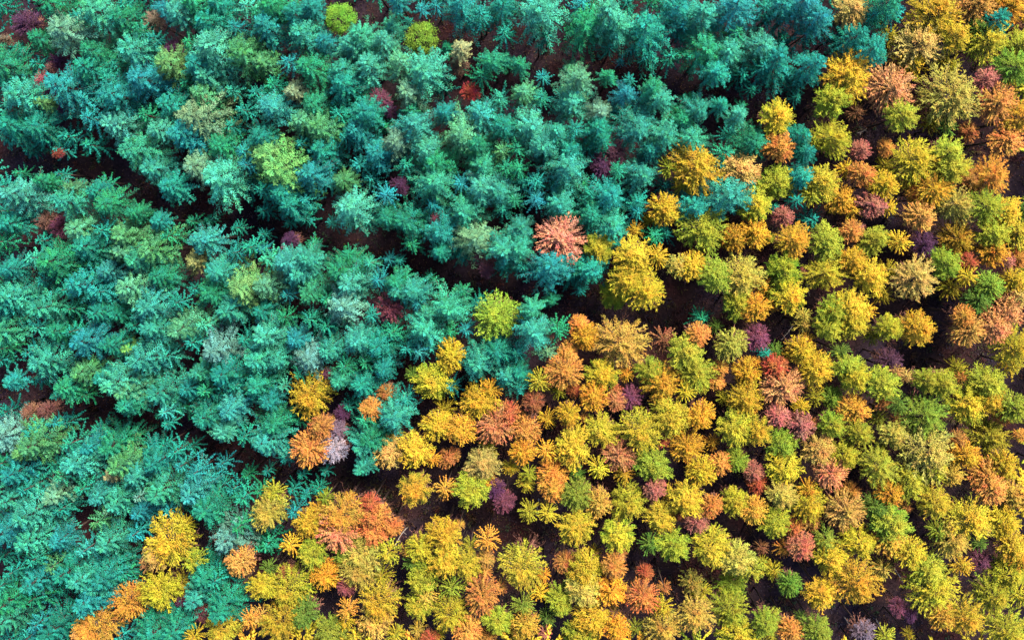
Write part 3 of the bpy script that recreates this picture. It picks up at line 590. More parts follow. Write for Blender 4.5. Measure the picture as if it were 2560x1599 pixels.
('open',25.89,-23.55,13.97,1.67,'Lg','larch_tree','fresh lime larch, below and left of the coral pink low larch'),
('fuzzy',-22.92,-37.66,13.50,1.67,'G','larch_tree','golden larch, below and left of the rust-red larch by the ride'),
('fuzzy',-25.14,-41.26,14.28,1.67,'E','larch_tree','deep green larch, below and right of the frosty spruce beside a tan larch'),
('open',-7.84,-36.35,13.72,1.67,'LY','larch_tree','yellow-lime larch, left of the slim two-tone orange larch'),
('fuzzy',3.76,-28.54,14.75,1.67,'EL','larch_tree','leaf-green larch, below the brightest yellow round larch'),
('fuzzy',50.09,-34.35,14.41,1.67,'YG','larch_tree','golden yellow larch, right of the mauve tree near the right edge'),
('open',29.54,-43.18,14.26,1.67,'LE','larch_tree','leaf-green larch, below and left of the huge golden larch above the ride'),
('fuzzy',37.07,8.25,12.37,1.00,'O','larch_tree','small orange larch, below the broad salmon larch near the top'),
('fuzzy',40.31,3.13,11.83,1.00,'O','larch_tree','small orange larch, right of the pink larch with feathery twigs'),
('fuzzy',-11.86,-44.36,12.34,1.00,'R','larch_tree','small rust-red larch, below and left of the slim two-tone orange larch'),
('fuzzy',11.33,-37.40,12.04,1.00,'R','larch_tree','small rust-red larch, above the vivid orange larch near the ride'),
('fuzzy',48.59,-2.88,13.83,1.60,'G','larch_tree','golden larch, right of the round lime larch beside a red one'),
('fuzzy',50.45,-6.03,13.99,1.60,'Y','larch_tree','yellow larch, right of the round lime larch beside a red one'),
('fuzzy',16.91,-20.53,14.45,1.60,'G','larch_tree','golden larch, below and left of the mint green larch beside a purple tree'),
('open',31.09,-21.33,14.32,1.60,'LK','larch_tree','olive-lime larch, below and left of the amber larch ringed by dark gaps'),
('fuzzy',6.28,-29.79,13.67,1.60,'TG','larch_tree','tan-gold larch, below and left of the round coral larch amid yellow ones'),
('open',2.10,-40.32,13.61,1.60,'L','larch_tree','lime-yellow larch, left of the vivid orange larch near the ride'),
('open',25.67,-28.60,14.43,1.60,'LT','larch_tree','pale lime larch, above the flame-red narrow larch'),
('open',24.98,-31.76,13.91,1.60,'L','larch_tree','lime-yellow larch, above and left of the flame-red narrow larch'),
('fuzzy',18.99,-17.07,11.79,0.93,'O','larch_tree','small orange larch, second nearest below the mint green larch beside a purple tree'),
('fuzzy',14.89,-31.20,11.72,0.93,'OS','larch_tree','small coral larch, above and left of the coral red larch among yellow ones'),
('fuzzy',36.46,4.20,14.74,1.53,'Y','larch_tree','yellow larch, above and right of the pink larch with feathery twigs'),
('open',11.82,-15.69,13.52,1.53,'L','larch_tree','lime-yellow larch, below and right of the broad tan-gold larch by the ride'),
('fuzzy',22.11,-15.91,13.53,1.53,'GY','larch_tree','golden yellow larch, below and right of the mint green larch beside a purple tree'),
('fuzzy',3.09,-20.26,14.64,1.53,'Y','larch_tree','yellow larch, above the brightest yellow round larch'),
('fuzzy',-1.84,-24.17,14.73,1.53,'G','larch_tree','golden larch, below and right of the coral orange larch edging the spruces'),
('open',41.17,-16.53,14.01,1.53,'L','larch_tree','lime-yellow larch, above the big bright green larch'),
('open',42.72,-16.92,14.44,1.53,'L','larch_tree','lime-yellow larch, nearest above and right of the big bright green larch'),
('open',33.92,-22.13,14.17,1.53,'LK','larch_tree','olive-lime larch, below the amber larch ringed by dark gaps'),
('open',37.73,-22.37,13.46,1.53,'LT','larch_tree','pale lime larch, below and left of the big bright green larch'),
('fuzzy',43.75,-26.55,14.04,1.53,'YT','larch_tree','sandy yellow larch, below and right of the huge pale sandy larch'),
('open',-29.27,-38.17,14.29,1.53,'LY','larch_tree','yellow-lime larch, below and right of the frosty spruce beside a tan larch'),
('fuzzy',-12.68,-34.48,13.80,1.53,'YL','larch_tree','yellow-lime larch, right of the rust-red larch by the ride'),
('open',-12.90,-40.67,13.84,1.53,'LY','larch_tree','yellow-lime larch, second nearest below and left of the slim two-tone orange larch'),
('open',-4.54,-41.95,14.40,1.53,'L','larch_tree','lime-yellow larch, below the slim two-tone orange larch'),
('fuzzy',22.70,-30.48,14.02,1.53,'YO','larch_tree','orange-yellow larch, right of the coral red larch among yellow ones'),
('fuzzy',8.02,-42.75,14.69,1.53,'G','larch_tree','golden larch, below and left of the vivid orange larch near the ride'),
('open',23.88,-42.31,14.34,1.53,'Lg','larch_tree','fresh lime larch, below and left of the flame-red narrow larch'),
('fuzzy',37.42,-28.65,14.11,1.53,'G','larch_tree','golden larch, right of the wide tan-orange larch'),
('fuzzy',50.38,-29.01,13.52,1.53,'YT','larch_tree','sandy yellow larch, above and right of the mauve tree near the right edge'),
('fuzzy',3.71,-17.96,11.83,0.87,'R','larch_tree','small rust-red larch, below the egg-shaped golden larch'),
('bare',-55.22,21.63,12.52,1.57,'U','bare_tree','large purple twiggy tree, above and left of the magenta bare tree in the spruces'),
('bare',-51.81,21.86,12.20,1.33,'US','bare_tree','large rosy purple twiggy tree, above the magenta bare tree in the spruces'),
('bare',-51.48,17.42,12.11,1.27,'U','bare_tree','purple twiggy tree, above and right of the magenta bare tree in the spruces'),
('bare',-52.51,16.70,11.82,0.79,'ST','bare_tree','magenta bare tree in the spruces'),
('bare',-53.33,15.48,11.92,1.15,'S','bare_tree','rose-pink twiggy tree, below and left of the magenta bare tree in the spruces'),
('bare',-52.71,14.25,11.82,1.21,'U','bare_tree','purple twiggy tree, nearest below the magenta bare tree in the spruces'),
('bare',-51.23,12.65,11.44,0.91,'U','bare_tree','purple twiggy tree, second nearest below the magenta bare tree in the spruces'),
('bare',-39.76,18.74,11.58,1.21,'U','bare_tree','purple twiggy tree, above and left of the straw-topped spruce'),
('bare',-41.38,21.72,12.22,1.21,'T','bare_tree','tan twiggy tree, above and left of the straw-topped spruce'),
('bare',-57.59,19.75,11.92,0.79,'T','bare_tree','small tan twiggy tree, above and left of the magenta bare tree in the spruces'),
('bare',-57.23,13.30,11.76,0.85,'BS','bare_tree','small pinkish brown twiggy tree, below and left of the magenta bare tree in the spruces'),
('bare',-56.34,12.14,11.91,0.79,'T','bare_tree','small tan twiggy tree, below and left of the magenta bare tree in the spruces'),
('bare',-51.92,7.60,11.38,0.60,'RB','bare_tree','small red-brown twiggy tree, above the maroon tree with a cream side'),
('bare',-17.19,13.34,11.77,1.21,'US','bare_tree','rosy purple twiggy tree, below and left of the yellow-green leafy tree by the ride'),
('bare',-16.24,12.17,11.55,0.79,'U','bare_tree','small purple twiggy tree, below and left of the yellow-green leafy tree by the ride'),
('bare',-7.43,14.18,12.24,1.03,'R','bare_tree','small red tree among spruces'),
('bare',-8.75,17.14,11.55,1.21,'TB','bare_tree','tan-brown twiggy tree, above and left of the small red tree among spruces'),
('bare',7.60,7.84,12.30,1.57,'UB','bare_tree','large purple-brown twiggy tree, above and right of the dark speckled tree among spruces'),
('bare',6.70,6.23,11.95,1.45,'U','bare_tree','dark speckled tree among spruces'),
('bare',-0.73,-3.58,11.94,0.79,'UB','bare_tree','small purple-brown twiggy tree, below and left of the salmon pink star-shaped larch'),
('bare',-53.24,0.40,11.72,1.03,'TS','bare_tree','pinkish tan twiggy tree, above and left of the maroon tree with a cream side'),
('bare',-51.91,-0.17,11.89,1.27,'US','bare_tree','maroon tree with a cream side'),
('bare',-15.11,4.16,11.77,1.03,'U','bare_tree','purple twiggy tree, right of the yellow-topped spruce'),
('bare',-11.32,0.57,11.61,0.67,'US','bare_tree','small rosy purple twiggy tree, above and right of the round rose-purple tree among spruces'),
('bare',-26.79,-1.65,12.13,0.92,'U','bare_tree','purple twiggy tree, above and right of the fan-shaped yellow-green spruce'),
('bare',-27.30,-2.45,11.43,0.67,'WS','bare_tree','small pale pink twiggy tree, above and right of the fan-shaped yellow-green spruce'),
('bare',-16.21,-9.06,12.60,1.51,'S','bare_tree','round rose-purple tree among spruces'),
('bare',-5.76,-4.98,11.38,0.91,'UB','bare_tree','purple-brown twiggy tree, above the lime larch at the ride end'),
('bare',41.46,-2.12,12.02,1.51,'U','bare_tree','dark violet tree between larches'),
('bare',-55.07,-20.34,11.56,1.15,'TO','bare_tree','tan-orange twiggy tree, left of the brown speckled tree in the ride'),
('bare',-53.24,-20.11,11.57,1.09,'UO','bare_tree','brown speckled tree in the ride'),
('bare',-22.27,-24.01,12.58,1.57,'W','bare_tree','lilac bare tree standing clear'),
('bare',-21.79,-21.94,12.09,1.03,'WU','bare_tree','greyish lilac twiggy tree, above the lilac bare tree'),
('bare',-23.12,-16.07,11.31,0.73,'US','bare_tree','small rosy purple twiggy tree, above and right of the round yellow larch among spruces'),
('bare',-21.30,-20.31,11.45,0.91,'U','bare_tree','purple twiggy tree, below and right of the round yellow larch among spruces'),
('bare',9.77,-18.58,12.02,1.33,'US','bare_tree','large rosy purple twiggy tree, below the broad tan-gold larch by the ride'),
('bare',23.32,-12.28,12.59,1.45,'US','bare_tree','rosy purple tree by the ride'),
('bare',37.73,-14.54,12.32,1.21,'UB','bare_tree','purple-brown twiggy tree, above and right of the amber larch ringed by dark gaps'),
('bare',-38.69,-40.54,11.82,0.67,'U','bare_tree','small purple twiggy tree, right of the round amber larch by the spruces'),
('bare',-36.49,-41.99,11.91,0.97,'BS','bare_tree','pinkish brown twiggy tree, right of the round amber larch by the spruces'),
('bare',-3.82,-29.82,11.80,1.39,'US','bare_tree','purple bare tree below larches'),
('bare',-4.84,-28.48,11.81,1.09,'U','bare_tree','purple twiggy tree, above and left of the purple bare tree below larches'),
('bare',47.63,-36.20,11.70,1.21,'US','bare_tree','mauve tree near the right edge'),
('bare',38.48,-41.23,11.94,0.97,'US','bare_tree','rosy purple twiggy tree, below and right of the huge golden larch above the ride'),
('bare',39.93,-42.10,11.79,0.75,'U','bare_tree','small purple twiggy tree, below and right of the huge golden larch above the ride'),
('bare',35.06,-44.10,11.81,1.33,'UW','bare_tree','large greyish purple twiggy tree, below the huge golden larch above the ride'),
('spruce',-36.12,11.24,18.36,4.15,'yn','spruce_tree','straw-topped spruce standing clear'),
('spruce',-27.16,5.57,18.60,4.15,'yyl','spruce_tree','yellow-topped spruce standing clear'),
('spruce',-31.40,-6.51,16.98,3.60,'y','spruce_tree','fan-shaped yellow-green spruce standing clear'),
('spruce',-33.31,4.79,18.95,3.74,'p','spruce_tree','wide pale star-topped spruce'),
('spruce',20.00,2.76,18.45,4.15,'tp','spruce_tree','dusky teal spruce among yellow larches'),
('spruce',-20.45,-8.29,17.05,3.28,'pWn','spruce_tree','grey dead-topped spruce standing clear'),
('spruce',-33.77,-13.08,17.80,3.28,'ppW','spruce_tree','silvery pink-tipped spruce standing clear'),
('spruce',-15.10,-20.08,17.51,3.28,'tp','spruce_tree','lone dusky spruce left of yellow larches'),
('spruce',-32.77,-32.91,16.90,3.28,'ppW','spruce_tree','frosty spruce beside a tan larch'),
('spruce',-36.69,-4.02,14.27,1.70,'OBy','spruce_tree','orange-brown spruce standing clear'),
('spruce',-45.48,-26.58,14.42,1.52,'nT','spruce_tree','peach-tipped small spruce standing clear'),
('spruce',9.21,13.86,14.96,2.06,'b','spruce_tree','vivid blue spruce standing clear'),
('spruce',27.60,4.89,15.45,1.97,'t','spruce_tree','teal spruce between two lime larches'),
('spruce',-44.11,-13.29,13.13,1.52,'l','spruce_tree','small lime spruce standing clear'),
('spruce',-28.73,7.22,17.17,3.82,'y','spruce_tree','large yellow-green spruce, above and left of the yellow-topped spruce'),
('spruce',-8.30,9.47,17.07,3.60,'yp','spruce_tree','large pale yellow-green spruce, below the small red tree among spruces'),
('spruce',3.32,16.85,10.50,1.78,'yp','spruce_tree','large pale yellow-green spruce, above and left of the vivid blue spruce'),
('spruce',-42.78,-6.49,17.52,3.60,'yp','spruce_tree','large pale yellow-green spruce, left of the orange-brown spruce'),
('spruce',-0.61,-10.85,19.68,2.90,'pt','spruce_tree','large light teal spruce, right of the lime larch at the ride end'),
('spruce',-33.79,18.42,18.97,4.37,'p','spruce_tree','large pale mint spruce, above the straw-topped spruce'),
('spruce',-0.16,22.22,18.43,4.04,'p','spruce_tree','large pale mint spruce, above and right of the small red tree among spruces'),
('spruce',-30.84,17.89,17.88,3.28,'yv','spruce_tree','large yellow-green spruce, above and right of the straw-topped spruce'),
('spruce',-8.31,18.54,16.16,1.51,'nT','spruce_tree','peach-tipped spruce, above the small red tree among spruces'),
('spruce',-43.65,-1.08,16.11,3.06,'yv','spruce_tree','yellow-green spruce, above and left of the orange-brown spruce'),
('spruce',-28.91,-6.37,16.73,3.06,'yp','spruce_tree','pale yellow-green spruce, right of the fan-shaped yellow-green spruce'),
('spruce',-52.89,-23.09,17.33,3.06,'yv','spruce_tree','yellow-green spruce, below the brown speckled tree in the ride'),
('spruce',-39.08,16.79,17.03,2.84,'y','spruce_tree','yellow-green spruce, above and left of the straw-topped spruce'),
('spruce',-35.52,13.71,16.50,2.84,'yv','spruce_tree','yellow-green spruce, above the straw-topped spruce'),
('spruce',-14.53,17.16,15.95,2.84,'yp','spruce_tree','pale yellow-green spruce, below and left of the yellow-green leafy tree by the ride'),
('spruce',-37.73,-11.19,17.02,2.84,'yp','spruce_tree','pale yellow-green spruce, above and left of the silvery pink-tipped spruce'),
('spruce',-16.14,21.39,10.50,1.88,'p','spruce_tree','large pale mint spruce, above and left of the yellow-green leafy tree by the ride'),
('spruce',-49.57,2.53,18.07,3.01,'pt','spruce_tree','large light teal spruce, above and right of the maroon tree with a cream side'),
('spruce',-41.49,-14.20,17.64,3.82,'bp','spruce_tree','large frosty blue spruce, below and right of the small lime spruce'),
('spruce',-46.30,22.31,18.06,3.60,'p','spruce_tree','large pale mint spruce, above and right of the magenta bare tree in the spruces'),
('spruce',-49.34,20.14,18.32,3.60,'pn','spruce_tree','large cream-tipped mint spruce, above and right of the magenta bare tree in the spruces'),
('spruce',-42.63,18.04,17.28,3.60,'tp','spruce_tree','large light teal spruce, above and left of the straw-topped spruce'),
('spruce',-50.12,14.48,17.77,3.60,'bt','spruce_tree','large blue-teal spruce, below and right of the magenta bare tree in the spruces'),
('spruce',-54.17,13.33,18.04,3.60,'tp','spruce_tree','large light teal spruce, below and left of the magenta bare tree in the spruces'),
('spruce',-44.44,13.49,17.59,3.60,'bt','spruce_tree','large blue-teal spruce, right of the magenta bare tree in the spruces'),
('spruce',-37.45,9.43,17.61,3.60,'b','spruce_tree','large blue-teal spruce, below and left of the straw-topped spruce'),
('spruce',-4.90,16.67,17.39,1.78,'v','spruce_tree','large green spruce, above and right of the small red tree among spruces'),
('spruce',-18.27,11.74,17.03,3.60,'t','spruce_tree','large teal spruce, below and left of the yellow-green leafy tree by the ride'),
('spruce',7.13,22.30,18.11,3.60,'p','spruce_tree','large pale mint spruce, above the vivid blue spruce'),
('spruce',10.90,20.51,17.36,3.60,'t','spruce_tree','large teal spruce, above the vivid blue spruce'),
('spruce',14.45,22.73,16.96,3.60,'bt','spruce_tree','large blue-teal spruce, nearest above and right of the vivid blue spruce'),
('spruce',17.41,18.11,16.81,3.60,'v','spruce_tree','large green spruce, above and right of the vivid blue spruce'),
('spruce',4.21,14.98,18.32,2.16,'py','spruce_tree','large pale yellow-green spruce, left of the vivid blue spruce'),
('spruce',36.28,23.07,18.21,3.60,'tv','spruce_tree','large sea-green spruce, above the broad salmon larch near the top'),
('spruce',-54.71,3.20,17.84,3.40,'p','spruce_tree','large pale mint spruce, above and left of the maroon tree with a cream side'),
('spruce',-19.99,1.86,17.58,3.32,'p','spruce_tree','large pale mint spruce, below and right of the yellow-topped spruce'),
('spruce',-13.07,-7.02,18.10,2.41,'pt','spruce_tree','large light teal spruce, above and right of the round rose-purple tree among spruces'),
('spruce',2.88,6.04,17.35,3.60,'tp','spruce_tree','large light teal spruce, nearest left of the dark speckled tree among spruces'),
('spruce',1.18,-4.32,18.10,3.30,'bt','spruce_tree','large blue-teal spruce, below the salmon pink star-shaped larch'),
('spruce',-0.95,-8.93,18.07,1.78,'vp','spruce_tree','large light green spruce, right of the lime larch at the ride end'),
('spruce',-44.21,-16.56,18.26,3.60,'p','spruce_tree','large pale mint spruce, below the small lime spruce'),
('spruce',-28.80,-22.64,17.51,2.64,'tp','spruce_tree','large light teal spruce, left of the orange larch beside the lilac tree'),
('spruce',-53.39,-30.28,18.03,3.60,'bp','spruce_tree','large frosty blue spruce, below and left of the peach-tipped small spruce'),
('spruce',-40.64,-43.04,17.49,3.60,'vt','spruce_tree','large sea-green spruce, below and right of the round amber larch by the spruces'),
('spruce',-33.08,-39.94,18.38,3.60,'tv','spruce_tree','large sea-green spruce, below the frosty spruce beside a tan larch'),
('spruce',-54.49,-23.93,15.50,2.06,'y','spruce_tree','yellow-green spruce, below and left of the brown speckled tree in the ride'),
('spruce',-28.66,20.89,16.96,3.49,'bt','spruce_tree','large blue-teal spruce, left of the lime leafy tree by the top ride'),
('spruce',-29.49,17.11,15.03,1.97,'yv','spruce_tree','yellow-green spruce, above and right of the straw-topped spruce'),
('spruce',-26.17,13.99,14.71,1.97,'n','spruce_tree','straw-tipped spruce, above the yellow-topped spruce'),
('spruce',-51.70,23.25,16.71,3.28,'v','spruce_tree','large green spruce, above the magenta bare tree in the spruces'),
('spruce',-41.74,15.18,17.09,3.28,'b','spruce_tree','large blue-teal spruce, above and left of the straw-topped spruce'),
('spruce',-56.45,16.82,17.48,3.28,'v','spruce_tree','large green spruce, left of the magenta bare tree in the spruces'),
('spruce',-42.61,7.58,17.85,3.24,'vp','spruce_tree','large light green spruce, below and left of the straw-topped spruce'),
('spruce',-24.94,20.00,16.57,3.28,'tp','spruce_tree','large light teal spruce, below and left of the lime leafy tree by the top ride'),
('spruce',-12.15,16.00,17.75,3.28,'p','spruce_tree','large pale mint spruce, below the yellow-green leafy tree by the ride'),
('spruce',-13.13,10.57,16.96,3.28,'tp','spruce_tree','large light teal spruce, below and left of the small red tree among spruces'),
('spruce',-28.03,22.76,16.95,3.28,'v','spruce_tree','large green spruce, left of the lime leafy tree by the top ride'),
('spruce',-25.66,22.41,16.36,2.84,'t','spruce_tree','large teal spruce, left of the lime leafy tree by the top ride'),
('spruce',-8.20,23.31,16.40,2.91,'tb','spruce_tree','large blue-teal spruce, above and right of the yellow-green leafy tree by the ride'),
('spruce',4.70,21.10,16.74,3.28,'v','spruce_tree','large green spruce, above and left of the vivid blue spruce'),
('spruce',20.34,22.93,17.86,3.28,'b','spruce_tree','large blue-teal spruce, second nearest above and right of the vivid blue spruce'),
('spruce',19.79,18.10,16.36,3.28,'tp','spruce_tree','large light teal spruce, second nearest right of the vivid blue spruce'),
('spruce',23.40,18.88,16.46,3.28,'p','spruce_tree','large pale mint spruce, above the teal spruce between two lime larches'),
('spruce',18.32,15.65,17.87,1.98,'t','spruce_tree','large teal spruce, right of the vivid blue spruce'),
('spruce',12.54,13.01,17.40,2.45,'tp','spruce_tree','large light teal spruce, nearest right of the vivid blue spruce'),
('spruce',0.17,8.08,17.08,3.28,'tp','spruce_tree','large light teal spruce, second nearest left of the dark speckled tree among spruces'),
('spruce',25.49,23.03,16.69,3.28,'bt','spruce_tree','large blue-teal spruce, second nearest above and left of the broad salmon larch near the top'),
('spruce',27.54,23.08,17.66,3.28,'b','spruce_tree','large blue-teal spruce, nearest above and left of the broad salmon larch near the top'),
('spruce',34.66,18.17,17.49,3.28,'t','spruce_tree','large teal spruce, above and left of the broad salmon larch near the top'),
('spruce',-40.75,5.82,16.67,2.79,'tp','spruce_tree','large light teal spruce, below and left of the straw-topped spruce'),
('spruce',-44.95,1.85,17.58,2.34,'v','spruce_tree','large green spruce, right of the maroon tree with a cream side'),
('spruce',-40.37,-2.75,17.86,3.28,'vy','spruce_tree','large yellow-green spruce, left of the orange-brown spruce'),
('spruce',-50.81,-3.77,17.53,3.28,'v','spruce_tree','large green spruce, below the maroon tree with a cream side'),
('spruce',-40.78,-8.61,17.26,3.28,'bp','spruce_tree','large frosty blue spruce, above and right of the small lime spruce'),
('spruce',-52.19,-8.73,17.18,3.28,'pt','spruce_tree','large light teal spruce, below the maroon tree with a cream side'),
('spruce',-10.92,4.43,17.79,3.28,'pv','spruce_tree','large light green spruce, below the small red tree among spruces'),
('spruce',-7.97,1.30,16.47,3.28,'vp','spruce_tree','large light green spruce, left of the salmon pink star-shaped larch'),
('spruce',-6.35,-1.41,17.14,3.28,'vn','spruce_tree','large cream-tipped green spruce, left of the salmon pink star-shaped larch'),
('spruce',-26.37,-3.87,17.88,2.86,'bp','spruce_tree','large frosty blue spruce, above and right of the fan-shaped yellow-green spruce'),
('spruce',-20.09,-6.25,17.18,3.28,'p','spruce_tree','large pale mint spruce, above the grey dead-topped spruce'),
('spruce',-9.39,-8.85,17.16,3.23,'vp','spruce_tree','large light green spruce, left of the lime larch at the ride end'),
('spruce',-56.71,-11.15,16.88,3.28,'pv','spruce_tree','large light green spruce, above and left of the brown speckled tree in the ride'),
('spruce',-47.85,-12.26,17.04,3.28,'b','spruce_tree','large blue-teal spruce, left of the small lime spruce'),
('spruce',-52.41,-14.48,16.36,3.28,'pt','spruce_tree','large light teal spruce, above the brown speckled tree in the ride'),
('spruce',-48.64,-25.06,16.74,3.28,'pb','spruce_tree','large frosty blue spruce, above and left of the peach-tipped small spruce'),
('spruce',-54.93,-26.01,17.09,3.28,'bt','spruce_tree','large blue-teal spruce, below the brown speckled tree in the ride'),
('spruce',-29.61,-14.19,16.93,3.28,'pt','spruce_tree','large light teal spruce, right of the silvery pink-tipped spruce'),
('spruce',-17.02,-12.87,16.55,3.28,'t','spruce_tree','large teal spruce, below the round rose-purple tree among spruces'),
('spruce',-6.54,-14.42,17.84,3.28,'pt','spruce_tree','large light teal spruce, below the lime larch at the ride end'),
('spruce',-34.95,21.25,16.87,3.06,'t','spruce_tree','teal spruce, second nearest above the straw-topped spruce'),
('spruce',-45.03,10.51,16.05,3.06,'p','spruce_tree','pale mint spruce, second nearest left of the straw-topped spruce'),
('spruce',-20.60,14.79,17.20,3.06,'t','spruce_tree','teal spruce, below the lime leafy tree by the top ride'),
('spruce',-6.27,11.73,16.26,3.06,'bp','spruce_tree','frosty blue spruce, below and right of the small red tree among spruces'),
('spruce',17.04,22.34,17.08,3.06,'pt','spruce_tree','light teal spruce, above and right of the vivid blue spruce'),
('spruce',11.61,14.20,17.47,1.68,'v','spruce_tree','green spruce, nearest right of the vivid blue spruce'),
('spruce',16.56,11.75,17.32,2.20,'pt','spruce_tree','light teal spruce, right of the vivid blue spruce'),
('spruce',20.78,11.56,16.87,1.69,'p','spruce_tree','pale mint spruce, above the dusky teal spruce among yellow larches'),
('spruce',-0.73,10.34,16.65,3.06,'p','spruce_tree','pale mint spruce, below and right of the small red tree among spruces'),
('spruce',10.30,9.87,16.96,3.06,'pt','spruce_tree','light teal spruce, below the vivid blue spruce'),
('spruce',13.10,9.18,17.12,3.06,'vp','spruce_tree','light green spruce, below and right of the vivid blue spruce'),
('spruce',15.64,8.99,16.60,3.06,'pv','spruce_tree','light green spruce, above and left of the dusky teal spruce among yellow larches'),
('spruce',22.47,8.68,16.23,3.06,'v','spruce_tree','green spruce, above the dusky teal spruce among yellow larches'),
('spruce',25.01,17.81,16.52,3.06,'t','spruce_tree','teal spruce, left of the broad salmon larch near the top'),
('spruce',29.06,16.90,16.58,3.06,'tb','spruce_tree','blue-teal spruce, left of the broad salmon larch near the top'),
('spruce',-35.28,-1.52,17.31,2.38,'bp','spruce_tree','frosty blue spruce, above and right of the orange-brown spruce'),
('spruce',-48.43,-6.14,16.95,3.06,'bt','spruce_tree','blue-teal spruce, below and right of the maroon tree with a cream side'),
('spruce',-55.69,-7.52,16.32,3.06,'tp','spruce_tree','light teal spruce, below and left of the maroon tree with a cream side'),
('spruce',-14.26,0.39,16.64,3.06,'vt','spruce_tree','sea-green spruce, nearest above the round rose-purple tree among spruces'),
('spruce',-3.76,-2.76,17.01,3.06,'pt','spruce_tree','light teal spruce, third nearest left of the salmon pink star-shaped larch'),
('spruce',-25.33,-5.25,16.58,3.06,'bp','spruce_tree','frosty blue spruce, above and left of the grey dead-topped spruce'),
('spruce',2.09,2.09,16.48,3.06,'pt','spruce_tree','light teal spruce, above the salmon pink star-shaped larch'),
('spruce',7.47,2.97,17.27,3.06,'bt','spruce_tree','blue-teal spruce, below the dark speckled tree among spruces'),
('spruce',7.77,-0.17,16.06,3.06,'tp','spruce_tree','light teal spruce, right of the salmon pink star-shaped larch'),
('spruce',-54.88,-16.52,16.87,1.51,'tb','spruce_tree','blue-teal spruce, above and left of the brown speckled tree in the ride'),
('spruce',-39.99,-17.69,16.58,3.06,'pt','spruce_tree','light teal spruce, below and right of the small lime spruce'),
('spruce',-28.88,-11.68,16.84,3.06,'p','spruce_tree','pale mint spruce, right of the silvery pink-tipped spruce'),
('spruce',-24.00,-13.98,16.44,3.06,'ppW','spruce_tree','silvery spruce, above the round yellow larch among spruces'),
('spruce',-11.93,-10.84,17.45,3.06,'pt','spruce_tree','light teal spruce, below and right of the round rose-purple tree among spruces'),
('spruce',-18.94,-25.65,16.27,1.51,'tp','spruce_tree','light teal spruce, below and right of the lilac bare tree'),
('spruce',-39.93,-28.23,16.80,3.06,'pv','spruce_tree','light green spruce, above the big yellow larch jutting into spruces'),
('spruce',-45.65,-37.10,16.53,3.06,'t','spruce_tree','teal spruce, nearest above and left of the round amber larch by the spruces'),
('spruce',-56.19,-39.98,16.71,3.06,'v','spruce_tree','green spruce, left of the round amber larch by the spruces'),
('spruce',-56.36,-41.63,16.84,3.06,'vp','spruce_tree','light green spruce, left of the round amber larch by the spruces'),
('spruce',-47.48,-39.32,17.39,3.06,'b','spruce_tree','blue-teal spruce, nearest left of the round amber larch by the spruces'),
('spruce',-35.10,-29.92,16.33,3.06,'vt','spruce_tree','sea-green spruce, above and left of the frosty spruce beside a tan larch'),
('spruce',-53.00,12.87,14.08,1.61,'y','spruce_tree','small yellow-green spruce, below the magenta bare tree in the spruces'),
('spruce',-39.40,12.52,15.97,2.84,'t','spruce_tree','teal spruce, left of the straw-topped spruce'),
('spruce',-55.52,10.56,16.37,2.84,'t','spruce_tree','teal spruce, below and left of the magenta bare tree in the spruces'),
('spruce',-35.16,15.55,16.18,2.84,'p','spruce_tree','pale mint spruce, nearest above the straw-topped spruce'),
('spruce',-16.58,19.68,15.78,2.23,'p','spruce_tree','pale mint spruce, left of the yellow-green leafy tree by the ride'),
('spruce',-18.94,19.87,16.70,2.59,'vp','spruce_tree','light green spruce, below and right of the lime leafy tree by the top ride'),
('spruce',-21.01,16.31,16.40,2.84,'pt','spruce_tree','light teal spruce, below the lime leafy tree by the top ride'),
('spruce',-28.18,12.23,16.61,2.84,'pb','spruce_tree','frosty blue spruce, above the yellow-topped spruce'),
('spruce',-25.04,10.94,15.99,2.84,'py','spruce_tree','pale yellow-green spruce, above and right of the yellow-topped spruce'),
('spruce',-23.18,10.30,16.91,2.84,'vy','spruce_tree','yellow-green spruce, above and right of the yellow-topped spruce'),
('spruce',-14.07,13.99,15.97,2.84,'pn','spruce_tree','cream-tipped mint spruce, below the yellow-green leafy tree by the ride'),
('spruce',-23.15,8.00,15.83,2.84,'t','spruce_tree','teal spruce, above and right of the yellow-topped spruce'),
('spruce',-11.71,7.78,15.75,2.84,'p','spruce_tree','pale mint spruce, below and left of the small red tree among spruces'),
('spruce',-15.01,23.59,16.65,1.52,'b','spruce_tree','blue-teal spruce, above and left of the yellow-green leafy tree by the ride'),
('spruce',8.16,21.00,16.67,2.84,'p','spruce_tree','pale mint spruce, above the vivid blue spruce'),
('spruce',-2.09,16.68,16.15,1.40,'v','spruce_tree','green spruce, second nearest above and right of the small red tree among spruces'),
('spruce',3.33,13.05,16.28,2.84,'p','spruce_tree','pale mint spruce, left of the vivid blue spruce'),
('spruce',16.13,13.45,10.50,1.40,'v','spruce_tree','green spruce, second nearest right of the vivid blue spruce'),
('spruce',6.06,10.37,15.93,2.84,'t','spruce_tree','teal spruce, second nearest above the dark speckled tree among spruces'),
('spruce',48.20,21.83,15.79,2.84,'t','spruce_tree','teal spruce, above and right of the broad salmon larch near the top'),
('spruce',-38.78,3.98,16.91,2.01,'t','spruce_tree','teal spruce, left of the wide pale star-topped spruce'),
('spruce',-42.69,1.19,15.96,1.66,'v','spruce_tree','green spruce, above and left of the orange-brown spruce'),
('spruce',-40.09,0.39,15.94,1.40,'t','spruce_tree','teal spruce, above and left of the orange-brown spruce'),
('spruce',-43.91,-2.89,15.70,2.84,'py','spruce_tree','pale yellow-green spruce, left of the orange-brown spruce'),
('spruce',-42.09,-3.76,17.09,2.84,'pv','spruce_tree','light green spruce, left of the orange-brown spruce'),
